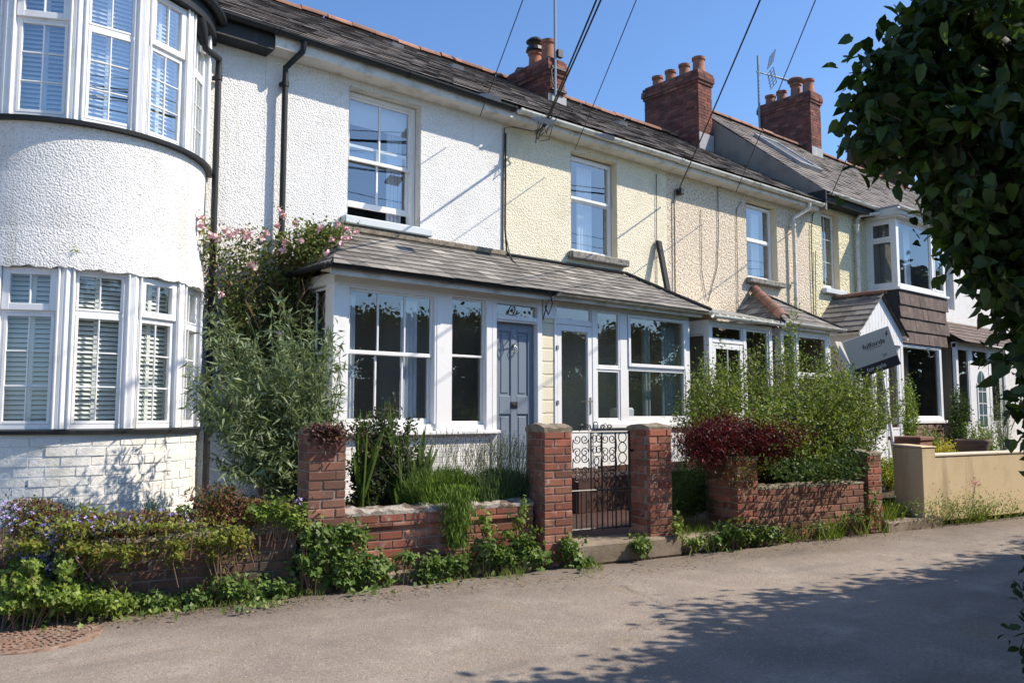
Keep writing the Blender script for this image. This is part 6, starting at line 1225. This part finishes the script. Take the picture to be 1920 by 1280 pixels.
# --- trees over the lane, on the camera's side
def tree(name, label, base, trunk_pts, clusters, leaf_n, ln, wd, shape, lm, r0=.09, grp=None, sig=.22, cat='tree', nb=30, up=.0, droop=.45):
    root = thing(name, label, cat, base, grp); mb = MB(); mb.tube(trunk_pts, [r0*(1-.6*i/(len(trunk_pts)-1)) for i in range(len(trunk_pts))], 9); mb.build('trunk', 'bark', root)
    mb = MB(); C = np.array(clusters)
    T = np.array(trunk_pts)
    for c in C[rng.permutation(len(C))[:nb]]:
        s = T[rng.integers(len(T)//2, len(T))]; m_ = (s+c)/2+rng.normal(size=3)*.12; mb.tube([s, m_, c], [.022, .012, .004], 5, caps=False)
        for _ in range(3): e = c+rng.normal(size=3)*sig; mb.tube([m_*.4+c*.6, e], [.006, .002], 4, caps=False)
    mb.build('branches', 'bark', root)
    k = rng.integers(len(C), size=leaf_n); P = C[k]+rng.normal(size=(leaf_n, 3))*sig*rng.uniform(.4, 1.2, (leaf_n, 1)); D = rdir(leaf_n, up); D[:, 2] -= droop; leaves('crown', P, D, rdir(leaf_n, .8), ln*rng.uniform(.6, 1.2, leaf_n), wd*rng.uniform(.7, 1.15, leaf_n), shape, lm, root); return root
def dpt(px, py, dep): p = ray(px, py)*dep; p[2] += EYE; return p
# foreground tree: clusters at about three metres
cl = []
edge = [(0, 1685), (40, 1660), (90, 1625), (130, 1640), (170, 1668), (215, 1652), (250, 1655), (285, 1684), (330, 1692), (360, 1700), (395, 1705), (430, 1750), (470, 1765), (520, 1800), (560, 1840), (620, 1875), (680, 1890), (740, 1905), (800, 1915), (860, 1935), (900, 1960)]
ey_ = [e[0] for e in edge]; ex_ = [e[1] for e in edge]
while len(cl) < 420:
    py = rng.uniform(-260, 900); px = rng.uniform(1600, 2300); e = np.interp(py, ey_, ex_)+100
    if py < 0: e = 1690-py*.2+30
    if px < e: continue
    dep = rng.uniform(2.7, 4.2); cl.append(dpt(px, py, dep))
for py in np.linspace(30, 860, 60):
    e = np.interp(py, ey_, ex_); cl.append(dpt(e+rng.uniform(48, 90), py, rng.uniform(2.9, 3.5)))
for (px, py) in ((1612, 130), (1606, 212), (1614, 240), (1608, 268)): cl.append(dpt(px+34, py, 3.0)); cl.append(dpt(px+50, py+6, 3.02))
tree('lilac_tree', 'dark broad-leaved tree filling the right edge close to the camera', (4.9, 1.0, 0), [V3(4.9, 1.0, 0), V3(4.8, 1.05, 1.0), V3(4.6, 1.1, 1.9), V3(4.35, 1.25, 2.6), V3(4.1, 1.3, 3.1)], cl, 30000, .066, .045, 'heart', 'l_lilac', .10, None, .065, nb=150)
cl = [dpt(rng.uniform(1940, 2040), rng.uniform(1060, 1270), rng.uniform(3.2, 4.0)) for _ in range(22)]
tree('roadside_shrub', 'shadowed leafy shrub at the bottom right corner of the lane', (4.9, 1.3, 0), [V3(4.9, 1.3, 0), V3(4.9, 1.3, .2), V3(4.85, 1.35, .4)], cl, 1100, .05, .03, 'oval', 'l_hedge', .03, None, .05, 'shrub', 1)
# hedge trees along the lane: shade the road and stand in the window reflections
G4 = 'hedgerow trees along the near side of the lane'
specs = [(6.3, .75, 3.35, 'hedgerow tree whose shadow reaches furthest left across the road'), (8.3, .6, 3.75, 'hedgerow tree reflected in the white porch windows'), (10.6, .5, 3.65, 'hedgerow tree shading the road beyond the gate'), (13.0, .3, 3.9, 'hedgerow tree shading the lane by the ochre wall'), (15.8, .1, 3.7, 'hedgerow tree opposite the gabled porch'), (18.8, -.1, 4.0, 'hedgerow tree at the far end of the lane'), (22.2, -.3, 4.6, 'hedgerow tree beyond the last house'), (26, -.5, 5.2, 'tall hedgerow tree at the bend of the lane'), (30, -.4, 6.0, 'tallest hedgerow tree closing the lane'), (34, .5, 6.8, 'broad hedgerow tree at the very end of the lane'), (38.5, .8, 7.6, 'great hedgerow tree past the end of the terrace'), (43, 1.2, 8.0, 'farthest and tallest hedgerow tree')]
for (x, y, h, lab) in specs:
    sc_ = 1 if x < 24 else 2.2
    cl = [V3(x+rng.normal()*.85*sc_, y+rng.normal()*.38, abs(rng.normal())*0+rng.uniform(.4, h-.25)) for _ in range(120)]+[V3(x+rng.uniform(-1.4, 1.4)*sc_, y+rng.uniform(-.3, .5), h-.25-.7*rng.random()**2) for _ in range(60)]
    cl = [c for c in cl if c[1] < .326*c[0]-.42*sc_]
    tree('hedgerow_tree', lab, (x, y, 0), [V3(x, y, 0), V3(x+.05, y, 1.2), V3(x, y+.1, 2.4), V3(x-.05, y, h-.7)], cl, 20000 if x < 14 else 6500, (.11 if x < 14 else .15)*sc_, (.08 if x < 14 else .11)*sc_, 'oval', 'l_hedge', .08, G4, .17*sc_, nb=30)
mb = MB(); mb.hexa([(5, -14, 0), (60, -14, 0), (60, -.9, 0), (5, -.1, 0), (5.6, -14, 2.3), (60, -14, 2.3), (60, -1.6, 2.3), (5.6, -.9, 2.3)]); struct(mb.build('bank', m_g))  # unseen bank, raised to block low sky in the window reflections
